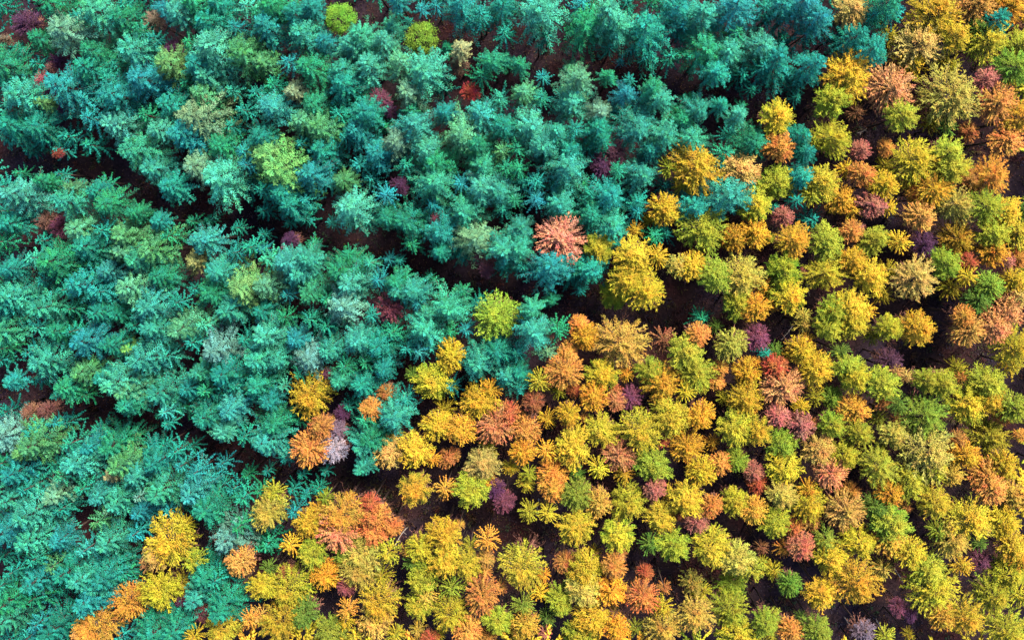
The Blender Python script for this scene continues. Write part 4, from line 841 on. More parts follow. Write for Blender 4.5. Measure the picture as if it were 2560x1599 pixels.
('spruce',-48.75,-0.51,15.80,2.84,'py','spruce_tree','pale yellow-green spruce, right of the maroon tree with a cream side'),
('spruce',-47.61,-2.20,16.40,2.84,'t','spruce_tree','teal spruce, below and right of the maroon tree with a cream side'),
('spruce',-56.41,-8.40,16.40,2.84,'t','spruce_tree','teal spruce, below and left of the maroon tree with a cream side'),
('spruce',-27.12,3.33,16.33,2.84,'t','spruce_tree','teal spruce, nearest below the yellow-topped spruce'),
('spruce',-10.44,-0.85,16.13,2.84,'bt','spruce_tree','blue-teal spruce, above and right of the round rose-purple tree among spruces'),
('spruce',-24.27,-3.54,17.06,2.27,'pt','spruce_tree','light teal spruce, above and left of the grey dead-topped spruce'),
('spruce',-21.22,-4.90,16.50,2.84,'v','spruce_tree','green spruce, above the grey dead-topped spruce'),
('spruce',-15.08,-7.07,16.05,2.84,'tp','spruce_tree','light teal spruce, above and right of the round rose-purple tree among spruces'),
('spruce',-24.42,-7.54,15.67,2.84,'vp','spruce_tree','light green spruce, left of the grey dead-topped spruce'),
('spruce',10.82,5.15,15.81,2.84,'pt','spruce_tree','light teal spruce, right of the dark speckled tree among spruces'),
('spruce',5.49,0.96,16.08,2.84,'tv','spruce_tree','sea-green spruce, above and right of the salmon pink star-shaped larch'),
('spruce',16.36,1.86,15.93,2.84,'t','spruce_tree','teal spruce, left of the dusky teal spruce among yellow larches'),
('spruce',-40.88,-10.91,16.32,2.84,'tp','spruce_tree','light teal spruce, above and right of the small lime spruce'),
('spruce',-49.98,-17.03,16.11,1.96,'v','spruce_tree','green spruce, above and right of the brown speckled tree in the ride'),
('spruce',-43.44,-17.40,16.73,2.84,'py','spruce_tree','pale yellow-green spruce, below the small lime spruce'),
('spruce',-42.95,-18.79,17.20,2.01,'vt','spruce_tree','sea-green spruce, below the small lime spruce'),
('spruce',-44.19,-25.31,16.53,2.84,'vy','spruce_tree','yellow-green spruce, above and right of the peach-tipped small spruce'),
('spruce',-19.08,-12.07,17.24,2.84,'bp','spruce_tree','frosty blue spruce, below the grey dead-topped spruce'),
('spruce',-4.76,-13.12,16.78,2.84,'vt','spruce_tree','sea-green spruce, below the lime larch at the ride end'),
('spruce',-29.54,-16.97,16.57,2.84,'vt','spruce_tree','sea-green spruce, left of the round yellow larch among spruces'),
('spruce',-27.75,-21.03,16.51,2.84,'v','spruce_tree','green spruce, above and left of the orange larch beside the lilac tree'),
('spruce',-36.61,-28.39,16.26,2.84,'bp','spruce_tree','frosty blue spruce, above and right of the big yellow larch jutting into spruces'),
('spruce',-56.27,-32.43,17.23,2.84,'b','spruce_tree','blue-teal spruce, second nearest below and left of the peach-tipped small spruce'),
('spruce',-45.46,-33.51,16.12,2.84,'vp','spruce_tree','light green spruce, left of the big yellow larch jutting into spruces'),
('spruce',-51.12,-42.71,16.65,2.84,'t','spruce_tree','teal spruce, left of the round amber larch by the spruces'),
('spruce',-36.15,-39.45,16.27,2.84,'tp','spruce_tree','light teal spruce, below and right of the big yellow larch jutting into spruces'),
('spruce',-44.47,21.73,15.54,2.73,'v','spruce_tree','green spruce, above and right of the magenta bare tree in the spruces'),
('spruce',-37.94,22.17,16.92,2.73,'p','spruce_tree','pale mint spruce, second nearest above the straw-topped spruce'),
('spruce',-40.08,9.86,16.53,2.73,'p','spruce_tree','pale mint spruce, nearest left of the straw-topped spruce'),
('spruce',-52.96,9.99,16.40,2.73,'t','spruce_tree','teal spruce, below the magenta bare tree in the spruces'),
('spruce',-33.77,8.12,15.71,2.73,'v','spruce_tree','green spruce, above the wide pale star-topped spruce'),
('spruce',-47.42,16.58,16.76,2.73,'t','spruce_tree','teal spruce, right of the magenta bare tree in the spruces'),
('spruce',-46.96,18.19,16.49,2.73,'v','spruce_tree','green spruce, right of the magenta bare tree in the spruces'),
('spruce',-35.90,16.78,16.98,2.73,'t','spruce_tree','teal spruce, nearest above the straw-topped spruce'),
('spruce',-33.91,23.34,16.04,2.73,'t','spruce_tree','teal spruce, third nearest above the straw-topped spruce'),
('spruce',-36.52,23.43,16.79,2.73,'v','spruce_tree','green spruce, above the straw-topped spruce'),
('spruce',-24.49,16.64,16.35,2.73,'v','spruce_tree','green spruce, below and left of the lime leafy tree by the top ride'),
('spruce',-20.15,19.06,15.98,2.73,'p','spruce_tree','pale mint spruce, below the lime leafy tree by the top ride'),
('spruce',-18.10,17.00,16.14,2.73,'p','spruce_tree','pale mint spruce, below and right of the lime leafy tree by the top ride'),
('spruce',-10.16,19.29,10.50,1.35,'v','spruce_tree','green spruce, right of the yellow-green leafy tree by the ride'),
('spruce',-3.54,17.80,10.50,1.35,'v','spruce_tree','green spruce, nearest above and right of the small red tree among spruces'),
('spruce',-24.08,12.66,15.50,2.73,'v','spruce_tree','green spruce, above and right of the yellow-topped spruce'),
('spruce',-19.54,9.94,15.54,2.73,'bt','spruce_tree','blue-teal spruce, above and right of the yellow-topped spruce'),
('spruce',-15.15,8.76,16.28,2.73,'tn','spruce_tree','cream-tipped teal spruce, below and left of the small red tree among spruces'),
('spruce',-3.76,10.34,16.21,2.73,'t','spruce_tree','teal spruce, below and right of the small red tree among spruces'),
('spruce',-6.59,8.43,16.15,2.73,'v','spruce_tree','green spruce, below the small red tree among spruces'),
('spruce',-29.04,9.18,16.62,2.73,'t','spruce_tree','teal spruce, above and left of the yellow-topped spruce'),
('spruce',-17.38,7.56,15.58,2.73,'b','spruce_tree','blue-teal spruce, second nearest right of the yellow-topped spruce'),
('spruce',-24.13,22.81,15.84,1.81,'t','spruce_tree','teal spruce, left of the lime leafy tree by the top ride'),
('spruce',-3.77,23.02,15.93,2.73,'t','spruce_tree','teal spruce, right of the yellow-green leafy tree by the ride'),
('spruce',7.19,15.58,15.77,1.35,'v','spruce_tree','green spruce, above and left of the vivid blue spruce'),
('spruce',19.03,12.61,16.08,1.35,'t','spruce_tree','teal spruce, above the dusky teal spruce among yellow larches'),
('spruce',1.87,9.80,15.86,2.73,'tp','spruce_tree','light teal spruce, above and left of the dark speckled tree among spruces'),
('spruce',3.23,7.54,15.93,2.73,'t','spruce_tree','teal spruce, left of the dark speckled tree among spruces'),
('spruce',29.30,21.79,16.52,2.73,'b','spruce_tree','blue-teal spruce, above and left of the broad salmon larch near the top'),
('spruce',33.36,19.81,16.93,2.73,'t','spruce_tree','teal spruce, above and left of the broad salmon larch near the top'),
('spruce',-52.33,4.58,15.74,1.54,'v','spruce_tree','green spruce, above the maroon tree with a cream side'),
('spruce',-49.24,3.91,15.51,1.55,'vy','spruce_tree','yellow-green spruce, above and right of the maroon tree with a cream side'),
('spruce',-36.41,6.02,16.39,2.73,'pn','spruce_tree','cream-tipped mint spruce, left of the wide pale star-topped spruce'),
('spruce',-56.01,0.05,15.85,2.73,'t','spruce_tree','teal spruce, left of the maroon tree with a cream side'),
('spruce',-33.70,-5.00,16.83,2.73,'pt','spruce_tree','light teal spruce, right of the orange-brown spruce'),
('spruce',-34.70,-7.31,15.61,2.73,'v','spruce_tree','green spruce, left of the fan-shaped yellow-green spruce'),
('spruce',-32.69,-9.18,16.38,2.73,'pt','spruce_tree','light teal spruce, below and left of the fan-shaped yellow-green spruce'),
('spruce',-40.14,-5.38,15.63,2.73,'v','spruce_tree','green spruce, left of the orange-brown spruce'),
('spruce',-24.03,5.32,16.98,2.73,'b','spruce_tree','blue-teal spruce, nearest right of the yellow-topped spruce'),
('spruce',-6.32,3.86,16.99,2.73,'p','spruce_tree','pale mint spruce, above and left of the salmon pink star-shaped larch'),
('spruce',-4.34,3.34,15.79,2.73,'tp','spruce_tree','light teal spruce, above and left of the salmon pink star-shaped larch'),
('spruce',-6.05,6.29,15.56,2.73,'vp','spruce_tree','light green spruce, below the small red tree among spruces'),
('spruce',-11.05,6.35,16.69,2.73,'v','spruce_tree','green spruce, below and left of the small red tree among spruces'),
('spruce',-26.37,1.98,15.95,2.46,'t','spruce_tree','teal spruce, second nearest below the yellow-topped spruce'),
('spruce',-15.18,-5.89,16.91,1.91,'v','spruce_tree','green spruce, above the round rose-purple tree among spruces'),
('spruce',-2.29,-2.52,16.95,2.73,'tp','spruce_tree','light teal spruce, second nearest left of the salmon pink star-shaped larch'),
('spruce',5.60,-4.81,15.89,2.73,'tb','spruce_tree','blue-teal spruce, below and right of the salmon pink star-shaped larch'),
('spruce',-35.47,-20.40,16.11,2.31,'vt','spruce_tree','sea-green spruce, below the silvery pink-tipped spruce'),
('spruce',-32.36,-19.50,16.82,2.73,'pb','spruce_tree','frosty blue spruce, below the silvery pink-tipped spruce'),
('spruce',-33.02,-21.88,16.00,1.86,'p','spruce_tree','pale mint spruce, left of the orange larch beside the lilac tree'),
('spruce',-33.20,-15.66,17.01,2.73,'t','spruce_tree','teal spruce, below the silvery pink-tipped spruce'),
('spruce',-56.66,-22.33,16.68,2.73,'ppW','spruce_tree','silvery spruce, below and left of the brown speckled tree in the ride'),
('spruce',-45.36,-23.54,15.61,2.73,'v','spruce_tree','green spruce, above the peach-tipped small spruce'),
('spruce',-40.50,-25.13,15.57,2.73,'t','spruce_tree','teal spruce, right of the peach-tipped small spruce'),
('spruce',-42.32,-26.43,15.87,2.73,'tp','spruce_tree','light teal spruce, right of the peach-tipped small spruce'),
('spruce',-27.56,-14.35,15.67,2.73,'pt','spruce_tree','light teal spruce, above and left of the round yellow larch among spruces'),
('spruce',-22.46,-13.33,15.70,2.73,'pt','spruce_tree','light teal spruce, below the grey dead-topped spruce'),
('spruce',-17.98,-22.39,16.99,2.73,'v','spruce_tree','green spruce, below and left of the lone dusky spruce left of yellow larches'),
('spruce',-18.67,-23.31,16.85,2.73,'pt','spruce_tree','light teal spruce, right of the lilac bare tree'),
('spruce',-51.23,-28.72,15.64,2.73,'pn','spruce_tree','cream-tipped mint spruce, left of the peach-tipped small spruce'),
('spruce',-44.27,-29.21,16.46,2.73,'vp','spruce_tree','light green spruce, below and right of the peach-tipped small spruce'),
('spruce',-53.61,-33.13,16.99,2.73,'pt','spruce_tree','light teal spruce, below and left of the peach-tipped small spruce'),
('spruce',-49.96,-36.57,16.30,2.73,'t','spruce_tree','teal spruce, second nearest above and left of the round amber larch by the spruces'),
('spruce',-48.13,-37.03,16.67,2.73,'tp','spruce_tree','light teal spruce, second nearest above and left of the round amber larch by the spruces'),
('spruce',-53.24,-37.63,16.53,2.73,'bt','spruce_tree','blue-teal spruce, second nearest left of the round amber larch by the spruces'),
('spruce',-46.48,-38.14,15.95,2.73,'pt','spruce_tree','light teal spruce, nearest above and left of the round amber larch by the spruces'),
('spruce',-38.18,-42.59,16.85,2.73,'tv','spruce_tree','sea-green spruce, below and right of the round amber larch by the spruces'),
('spruce',-35.28,-37.12,15.59,2.73,'vt','spruce_tree','sea-green spruce, below and left of the frosty spruce beside a tan larch'),
('spruce',-30.95,-17.36,13.12,1.34,'y','spruce_tree','small yellow-green spruce, below and right of the silvery pink-tipped spruce'),
('spruce',-53.08,19.71,15.24,2.15,'v','spruce_tree','green spruce, above the magenta bare tree in the spruces'),
('spruce',6.50,11.71,15.16,2.15,'pn','spruce_tree','cream-tipped mint spruce, below and left of the vivid blue spruce'),
('spruce',15.06,10.90,15.37,2.15,'v','spruce_tree','green spruce, below and right of the vivid blue spruce'),
('spruce',28.21,7.65,15.01,2.15,'t','spruce_tree','teal spruce, nearest above the teal spruce between two lime larches'),
('spruce',-45.41,-12.52,16.16,2.15,'t','spruce_tree','teal spruce, left of the small lime spruce'),
('spruce',-21.10,-16.43,16.22,2.15,'vp','spruce_tree','light green spruce, above and right of the round yellow larch among spruces'),
('spruce',-39.78,22.64,15.78,2.06,'b','spruce_tree','blue-teal spruce, above the straw-topped spruce'),
('spruce',-22.92,19.35,15.29,2.06,'b','spruce_tree','blue-teal spruce, below and left of the lime leafy tree by the top ride'),
('spruce',-10.22,11.95,14.83,2.06,'b','spruce_tree','blue-teal spruce, below and left of the small red tree among spruces'),
('spruce',-1.86,14.12,14.67,2.06,'py','spruce_tree','pale yellow-green spruce, right of the small red tree among spruces'),
('spruce',6.58,8.96,15.64,2.06,'t','spruce_tree','teal spruce, nearest above the dark speckled tree among spruces'),
('spruce',11.67,7.74,15.27,2.06,'t','spruce_tree','teal spruce, right of the dark speckled tree among spruces'),
('spruce',27.84,9.41,15.53,2.06,'t','spruce_tree','teal spruce, second nearest above the teal spruce between two lime larches'),
('spruce',-47.01,3.43,15.35,1.57,'t','spruce_tree','teal spruce, above and right of the maroon tree with a cream side'),
('spruce',-55.90,-4.77,15.89,2.06,'bt','spruce_tree','blue-teal spruce, below and left of the maroon tree with a cream side'),
('spruce',-45.88,-4.91,15.04,2.06,'bp','spruce_tree','frosty blue spruce, below and right of the maroon tree with a cream side'),
('spruce',-46.67,-9.39,15.66,2.06,'t','spruce_tree','teal spruce, above and left of the small lime spruce'),
('spruce',-44.79,-9.58,14.61,2.06,'vt','spruce_tree','sea-green spruce, above the small lime spruce'),
('spruce',-20.88,4.56,15.35,2.06,'vy','spruce_tree','yellow-green spruce, right of the yellow-topped spruce'),
('spruce',-16.22,0.62,15.73,2.06,'vt','spruce_tree','sea-green spruce, second nearest above the round rose-purple tree among spruces'),
('spruce',-10.65,-2.99,15.18,1.59,'t','spruce_tree','teal spruce, above and right of the round rose-purple tree among spruces'),
('spruce',-11.65,-9.41,15.35,2.06,'vp','spruce_tree','light green spruce, right of the round rose-purple tree among spruces'),
('spruce',-29.45,-9.22,14.82,2.06,'t','spruce_tree','teal spruce, below and right of the fan-shaped yellow-green spruce'),
('spruce',-1.96,-0.17,15.57,2.06,'pt','spruce_tree','light teal spruce, nearest left of the salmon pink star-shaped larch'),
('spruce',1.19,-8.40,10.50,1.24,'v','spruce_tree','green spruce, above and left of the egg-shaped golden larch'),
('spruce',-51.12,-11.20,15.78,2.06,'vt','spruce_tree','sea-green spruce, left of the small lime spruce'),
('spruce',-48.37,-15.59,15.63,2.06,'vy','spruce_tree','yellow-green spruce, below and left of the small lime spruce'),
('spruce',-46.47,-16.39,14.65,2.06,'t','spruce_tree','teal spruce, below and left of the small lime spruce'),
('spruce',-37.22,-17.43,15.31,2.06,'tb','spruce_tree','blue-teal spruce, below and left of the silvery pink-tipped spruce'),
('spruce',-35.90,-15.55,16.00,2.06,'pv','spruce_tree','light green spruce, below and left of the silvery pink-tipped spruce'),
('spruce',-47.72,-23.59,14.94,2.06,'tb','spruce_tree','blue-teal spruce, above and left of the peach-tipped small spruce'),
('spruce',-25.89,-12.16,15.11,2.06,'b','spruce_tree','blue-teal spruce, above the round yellow larch among spruces'),
('spruce',-18.75,-16.88,16.06,2.06,'t','spruce_tree','teal spruce, above and left of the lone dusky spruce left of yellow larches'),
('spruce',-16.55,-15.34,14.88,2.06,'tb','spruce_tree','blue-teal spruce, above the lone dusky spruce left of yellow larches'),
('spruce',-3.54,-15.86,15.27,2.06,'tp','spruce_tree','light teal spruce, above the coral orange larch edging the spruces'),
('spruce',-28.65,-18.78,15.35,2.06,'tb','spruce_tree','blue-teal spruce, left of the round yellow larch among spruces'),
('spruce',-2.32,-15.73,14.51,2.06,'t','spruce_tree','teal spruce, below and right of the lime larch at the ride end'),
('spruce',-56.37,-29.24,15.33,2.06,'pt','spruce_tree','light teal spruce, below and left of the brown speckled tree in the ride'),
('spruce',-46.67,-28.78,15.36,2.06,'bp','spruce_tree','frosty blue spruce, below and left of the peach-tipped small spruce'),
('spruce',-42.37,-30.51,14.73,2.06,'b','spruce_tree','blue-teal spruce, above and left of the big yellow larch jutting into spruces'),
('spruce',-50.52,-33.16,15.87,2.06,'bt','spruce_tree','blue-teal spruce, nearest below and left of the peach-tipped small spruce'),
('leafy',-21.52,22.13,12.50,1.56,'l','leafy_tree','lime leafy tree by the top ride'),
('leafy',-12.88,20.02,12.50,1.88,'llL','leafy_tree','yellow-green leafy tree by the ride'),
]
GROUPS = dict(larch_tree='autumn larches in the plantation', spruce_tree='spruces in the plantation', bare_tree='reddish and bare trees in the plantation', leafy_tree='leafy trees by the top ride')
CATS = dict(larch_tree='larch', spruce_tree='spruce', bare_tree='tree', leafy_tree='tree')

def add_tree(i, kind, x, y, h, r, code, name, label):
    jr = np.random.default_rng(1000 + i)
    root = bpy.data.objects.new(name, None); col.objects.link(root)
    root.empty_display_size = 0.5
    root.location = (x, y, 0)
    root['label'] = label; root['category'] = CATS[name]; root['group'] = GROUPS[name]
    key = 'openbig' if kind == 'open' and r > 2.15 else 'fuzzybig' if kind == 'fuzzy' and r > 1.9 else 'sprucebig' if kind == 'spruce' and r > 2.05 else kind
    s = r / RREF[key]
    cr = bpy.data.objects.new('crown', CROWNS[key][int(jr.integers(len(CROWNS[key])))]); col.objects.link(cr); cr.parent = root
    cr.location = (0, 0, h)
    zs = s ** 0.7 * jr.uniform(.88, 1.12)
    cr.scale = (s * jr.uniform(.88, 1.12), s * jr.uniform(.88, 1.12), zs)
    cr.rotation_euler = (jr.normal(0, .05), jr.normal(0, .05), jr.uniform(0, 6.283))
    c = tree_colour(code, kind, jr); cr.color = (*c, 1)
    tk = bpy.data.objects.new('trunk', TRUNKS[int(jr.integers(len(TRUNKS)))]); col.objects.link(tk); tk.parent = root
    tr = 0.055 + 0.045 * r
    tk.scale = (tr, tr, h - 0.15); tk.rotation_euler = (0, 0, jr.uniform(0, 6.283))
for i, row in enumerate(TREES):
    add_tree(i, *row)

# ------------------------------------------------------------------ the smaller trees that stand between them, past the count: one mass each
UNDER = {'larch': [
('fuzzy',-4.26,-39.13,11.83,0.87,'O'),
('fuzzy',13.32,-38.94,12.45,0.87,'OB'),
('fuzzy',0.51,-43.81,12.46,0.87,'S'),
('fuzzy',39.59,-30.57,11.42,0.87,'OB'),
('fuzzy',12.42,-3.43,14.24,1.47,'Y'),
('open',14.52,-4.43,14.59,1.47,'LT'),
('open',42.09,-26.34,13.89,1.47,'L'),
('open',-36.78,-35.68,14.26,1.47,'L'),
('open',-16.22,-35.01,13.43,1.47,'LY'),
('fuzzy',-5.55,-33.46,14.15,1.47,'GO'),
('fuzzy',-12.22,-39.41,13.84,1.47,'YT'),
('fuzzy',-9.43,-38.86,13.41,1.47,'EL'),
('open',22.73,-36.71,13.79,1.47,'L'),
('fuzzy',-1.86,-40.53,13.85,1.47,'EL'),
('open',30.35,-33.51,13.97,1.47,'LE'),
('fuzzy',51.04,-35.63,14.04,1.47,'G'),
('fuzzy',51.15,-39.54,13.78,1.47,'YL'),
('fuzzy',8.14,-17.73,11.82,0.80,'R'),
('fuzzy',13.09,-23.31,12.44,0.80,'R'),
('fuzzy',45.56,-16.55,11.27,0.80,'O'),
('fuzzy',51.54,-22.65,12.31,0.80,'O'),
('fuzzy',-5.85,-37.43,11.74,0.80,'O'),
('fuzzy',38.03,-1.85,14.57,1.40,'Y'),
('fuzzy',-0.05,-16.57,14.43,1.40,'YL'),
('fuzzy',6.23,-25.78,14.36,1.40,'LY'),
('fuzzy',-28.42,-28.66,13.40,1.40,'LK'),
('fuzzy',11.78,-33.98,13.81,1.35,'E'),
('fuzzy',29.28,-21.46,11.87,0.73,'OB'),
('fuzzy',38.47,-20.94,11.57,0.73,'OB'),
('fuzzy',-14.45,-35.38,11.22,0.73,'O'),
('fuzzy',46.69,20.92,13.79,1.33,'E'),
('fuzzy',13.74,6.05,13.31,1.33,'L'),
('fuzzy',28.85,2.98,13.97,1.33,'L'),
('fuzzy',44.97,6.05,13.23,1.33,'Y'),
('fuzzy',45.42,-5.46,13.88,1.33,'Y'),
('fuzzy',50.89,-7.71,13.98,1.33,'T'),
('fuzzy',-5.23,-17.67,13.69,1.33,'G'),
('fuzzy',13.05,-19.50,13.48,1.33,'L'),
('fuzzy',37.99,-19.11,13.87,1.33,'E'),
('fuzzy',38.95,-26.61,14.04,1.33,'L'),
('fuzzy',-37.88,-32.05,13.81,1.33,'YL'),
('fuzzy',-36.73,-43.71,14.28,1.33,'YK'),
('fuzzy',-30.96,-42.05,13.54,1.33,'GO'),
('fuzzy',-1.18,-30.56,13.89,1.33,'LK'),
('fuzzy',12.98,-40.62,14.11,1.33,'YK'),
('fuzzy',28.66,-28.33,13.30,1.33,'G'),
('fuzzy',42.36,-32.67,13.58,1.33,'EL'),
('fuzzy',44.77,-36.24,14.12,1.33,'GY'),
('fuzzy',34.27,-0.40,12.28,0.67,'S'),
('fuzzy',4.74,-20.86,11.29,0.67,'O'),
('fuzzy',-8.71,-32.46,11.41,0.67,'O'),
('fuzzy',15.48,-17.75,13.85,1.27,'Y'),
('fuzzy',0.62,-24.05,14.43,1.27,'G'),
('fuzzy',-26.27,-33.91,14.35,1.27,'GY'),
('fuzzy',-20.47,-40.80,14.18,1.27,'GO'),
('fuzzy',-10.05,-28.05,14.01,1.27,'GO'),
('fuzzy',0.85,-30.70,13.73,1.27,'YL'),
('open',40.32,17.45,11.83,2.00,'KY'),
('open',51.32,-15.29,10.50,1.62,'KY'),
('fuzzy',28.52,-5.20,11.04,0.60,'S'),
('fuzzy',-46.93,-41.52,12.24,0.60,'O'),
('fuzzy',43.74,10.54,12.38,1.20,'E'),
('fuzzy',29.20,9.04,12.76,1.20,'L'),
('fuzzy',15.27,4.06,11.74,1.20,'L'),
('fuzzy',23.96,-6.66,12.35,1.20,'G'),
('fuzzy',33.12,5.89,11.64,1.20,'Y'),
('fuzzy',33.53,1.42,12.67,1.20,'G'),
('fuzzy',35.18,-9.30,12.04,1.20,'Y'),
('fuzzy',0.75,-20.94,12.12,1.20,'YG'),
('fuzzy',9.04,-26.79,12.52,1.20,'GK'),
('fuzzy',28.44,-10.84,11.57,1.20,'LT'),
('fuzzy',32.28,-13.70,12.69,1.20,'E'),
('fuzzy',-30.01,-42.06,12.67,1.20,'TO'),
('fuzzy',-20.88,-42.64,12.27,1.20,'Y'),
('fuzzy',-15.49,-44.01,12.60,1.20,'LY'),
('fuzzy',-13.72,-36.42,12.14,1.20,'E'),
('fuzzy',-1.54,-27.97,11.68,1.20,'LY'),
('fuzzy',0.06,-39.65,12.00,1.20,'GY'),
('fuzzy',0.75,-42.39,11.99,1.20,'E'),
('fuzzy',26.38,-34.98,11.56,1.20,'GO'),
('fuzzy',25.21,-37.34,11.71,1.20,'LY'),
('fuzzy',24.95,-42.24,12.45,1.20,'LE'),
('fuzzy',37.02,-44.06,12.80,1.20,'L'),
('fuzzy',46.04,-1.08,11.52,0.53,'R'),
('fuzzy',-34.77,-33.88,11.47,0.53,'R'),
('fuzzy',10.27,-0.74,11.91,1.13,'G'),
('fuzzy',37.65,1.88,11.70,1.13,'Y'),
('fuzzy',19.14,-11.05,10.50,0.92,'E'),
('fuzzy',37.95,-15.74,12.62,1.13,'TB'),
('fuzzy',28.02,-19.52,12.37,1.13,'Y'),
('fuzzy',36.65,-24.48,12.02,1.13,'L'),
('fuzzy',13.83,-35.78,10.50,0.92,'E'),
('fuzzy',47.49,-32.63,12.62,1.13,'TS'),
('open',16.44,-38.67,12.24,1.51,'KB'),
('fuzzy',52.09,1.43,11.54,1.07,'E'),
('fuzzy',-11.51,-25.06,12.46,1.07,'G'),
('fuzzy',-1.19,-26.72,12.69,1.07,'L'),
('fuzzy',25.37,-13.65,11.92,1.07,'E'),
('fuzzy',-23.91,-30.40,12.36,1.07,'G'),
('fuzzy',-22.97,-29.34,12.54,1.07,'EL'),
('fuzzy',-21.36,-35.55,12.66,1.07,'EL'),
('fuzzy',-7.58,-34.65,11.78,1.07,'L'),
('fuzzy',13.75,-29.04,11.87,1.07,'GK'),
('fuzzy',10.34,-43.45,11.76,1.07,'EL'),
('fuzzy',25.10,-8.75,11.45,1.00,'G'),
('fuzzy',28.41,-9.85,12.02,1.00,'LT'),
('fuzzy',-13.72,-16.16,11.88,1.00,'E'),
('fuzzy',9.30,-16.16,11.84,1.00,'G'),
('fuzzy',18.56,-23.60,11.69,1.00,'G'),
('fuzzy',4.03,-26.82,12.66,1.00,'E'),
('fuzzy',28.93,-12.52,11.72,1.00,'G'),
('fuzzy',-42.38,-36.59,11.71,1.00,'TS'),
('fuzzy',-29.08,-36.81,12.54,1.00,'E'),
('fuzzy',-19.87,-44.13,12.68,1.00,'L'),
('fuzzy',-5.53,-27.94,11.58,1.00,'G'),
('fuzzy',18.90,-33.17,11.67,1.00,'L'),
('fuzzy',47.05,-34.15,12.72,1.00,'E'),
('fuzzy',24.72,-44.16,12.25,1.00,'L'),
('fuzzy',37.94,20.29,11.02,1.73,'K'),
('fuzzy',44.57,-6.85,11.53,1.73,'K'),
('fuzzy',-3.35,-26.16,11.92,0.93,'Y'),
('fuzzy',44.15,17.14,12.04,1.67,'K'),
('fuzzy',26.71,-14.04,12.34,0.87,'G'),
('fuzzy',0.40,-37.62,12.33,0.87,'G'),
('fuzzy',28.26,-42.43,11.50,0.87,'E'),
('fuzzy',13.44,-12.54,11.08,1.60,'B'),
('fuzzy',24.60,-7.22,12.07,0.80,'L'),
('fuzzy',17.44,-17.58,12.09,0.80,'L'),
('fuzzy',-2.89,-26.12,12.00,0.80,'Y'),
('fuzzy',39.28,-16.30,12.34,0.80,'T'),
('fuzzy',-20.51,-29.40,11.98,0.80,'G'),
('fuzzy',-10.42,-20.25,11.06,1.53,'K'),
('fuzzy',42.33,11.08,11.75,1.44,'K'),
('fuzzy',36.24,-12.14,10.50,1.18,'K'),
('fuzzy',36.99,-37.11,12.01,1.47,'KT'),
('fuzzy',24.63,-1.53,12.33,0.67,'L'),
('fuzzy',-17.22,-38.22,10.88,1.40,'K'),
('fuzzy',23.19,-14.71,12.12,0.60,'G'),
('fuzzy',37.28,6.24,11.65,1.33,'K'),
('fuzzy',37.81,-4.99,11.40,1.33,'K'),
('fuzzy',37.06,-7.62,11.60,1.33,'K'),
('fuzzy',-5.81,-24.52,10.83,1.33,'K'),
('fuzzy',45.44,-15.67,10.57,1.33,'K'),
('fuzzy',36.77,-21.03,11.01,1.33,'KE'),
('fuzzy',-38.78,-38.69,11.54,1.33,'KL'),
('fuzzy',17.57,-40.03,10.91,1.33,'K'),
('fuzzy',31.85,21.89,11.21,1.20,'B'),
('fuzzy',34.31,12.15,11.00,1.20,'B'),
('fuzzy',-15.73,-22.75,11.57,1.20,'K'),
('fuzzy',29.79,-18.61,11.66,1.20,'K'),
('fuzzy',5.91,-35.74,10.50,0.97,'KG'),
('fuzzy',46.13,-2.48,10.67,1.13,'K'),
('fuzzy',2.02,-18.03,10.87,1.13,'K'),
('fuzzy',-13.30,-44.20,10.61,1.13,'KT'),
('fuzzy',51.43,21.36,11.39,1.00,'B'),
('fuzzy',41.19,12.99,11.58,1.00,'B'),
('fuzzy',11.78,0.40,10.88,1.00,'K'),
('fuzzy',40.82,2.57,11.64,1.00,'K'),
('fuzzy',48.79,-25.37,10.80,1.00,'K'),
('fuzzy',24.35,-37.01,10.63,1.00,'K'),
('fuzzy',40.07,-44.57,10.50,0.81,'K'),
('fuzzy',19.97,-18.95,10.59,0.93,'K'),
('fuzzy',-11.06,-44.59,10.93,0.93,'K'),
('fuzzy',8.10,-42.32,10.86,0.93,'K'),
('fuzzy',39.72,4.18,10.99,0.87,'K'),
('fuzzy',23.95,-34.92,11.41,0.87,'B'),
('fuzzy',33.19,-33.77,10.97,0.87,'K'),
('open',4.92,-46.39,14.38,2.91,'.YG'),
('open',49.02,30.02,13.24,3.03,'.G'),
('open',42.20,27.87,13.85,2.59,'.LY'),
('open',58.54,6.15,14.04,3.00,'.L'),
('open',53.89,8.82,14.66,2.86,'.LY'),
('open',65.51,-28.22,14.09,3.08,'.YG'),
('open',-10.55,-50.15,13.99,2.70,'.Y'),
('open',62.87,-37.25,13.40,2.43,'.LY'),
('open',-1.21,-48.99,14.76,2.90,'.LY'),
('open',42.21,35.60,14.63,2.50,'.YG'),
('open',55.27,-20.36,14.14,3.19,'.L'),
('open',-29.74,-50.36,13.99,2.97,'.G'),
('open',58.12,14.33,13.66,2.41,'.L'),
('open',65.06,10.15,13.28,2.43,'.G'),
('open',-25.78,-45.38,13.80,3.28,'.Y'),
('open',59.99,-40.56,13.77,2.47,'.G'),
('open',63.93,34.76,13.29,2.65,'.YG'),
('open',38.83,-47.95,13.76,2.62,'.LY'),
('open',-31.15,-46.17,14.02,3.09,'.G'),
('open',17.85,-50.80,13.54,2.79,'.L'),
('open',63.87,-42.20,14.76,3.02,'.G'),
('open',39.55,32.36,13.34,2.80,'.G'),
('open',55.73,-26.67,14.50,2.70,'.LY'),
('open',54.97,-31.41,14.07,2.77,'.Y'),
('open',63.69,-0.96,13.84,2.85,'.Y'),
('open',61.21,-3.73,13.42,2.71,'.G'),
('open',51.74,-49.46,14.45,2.54,'.G'),
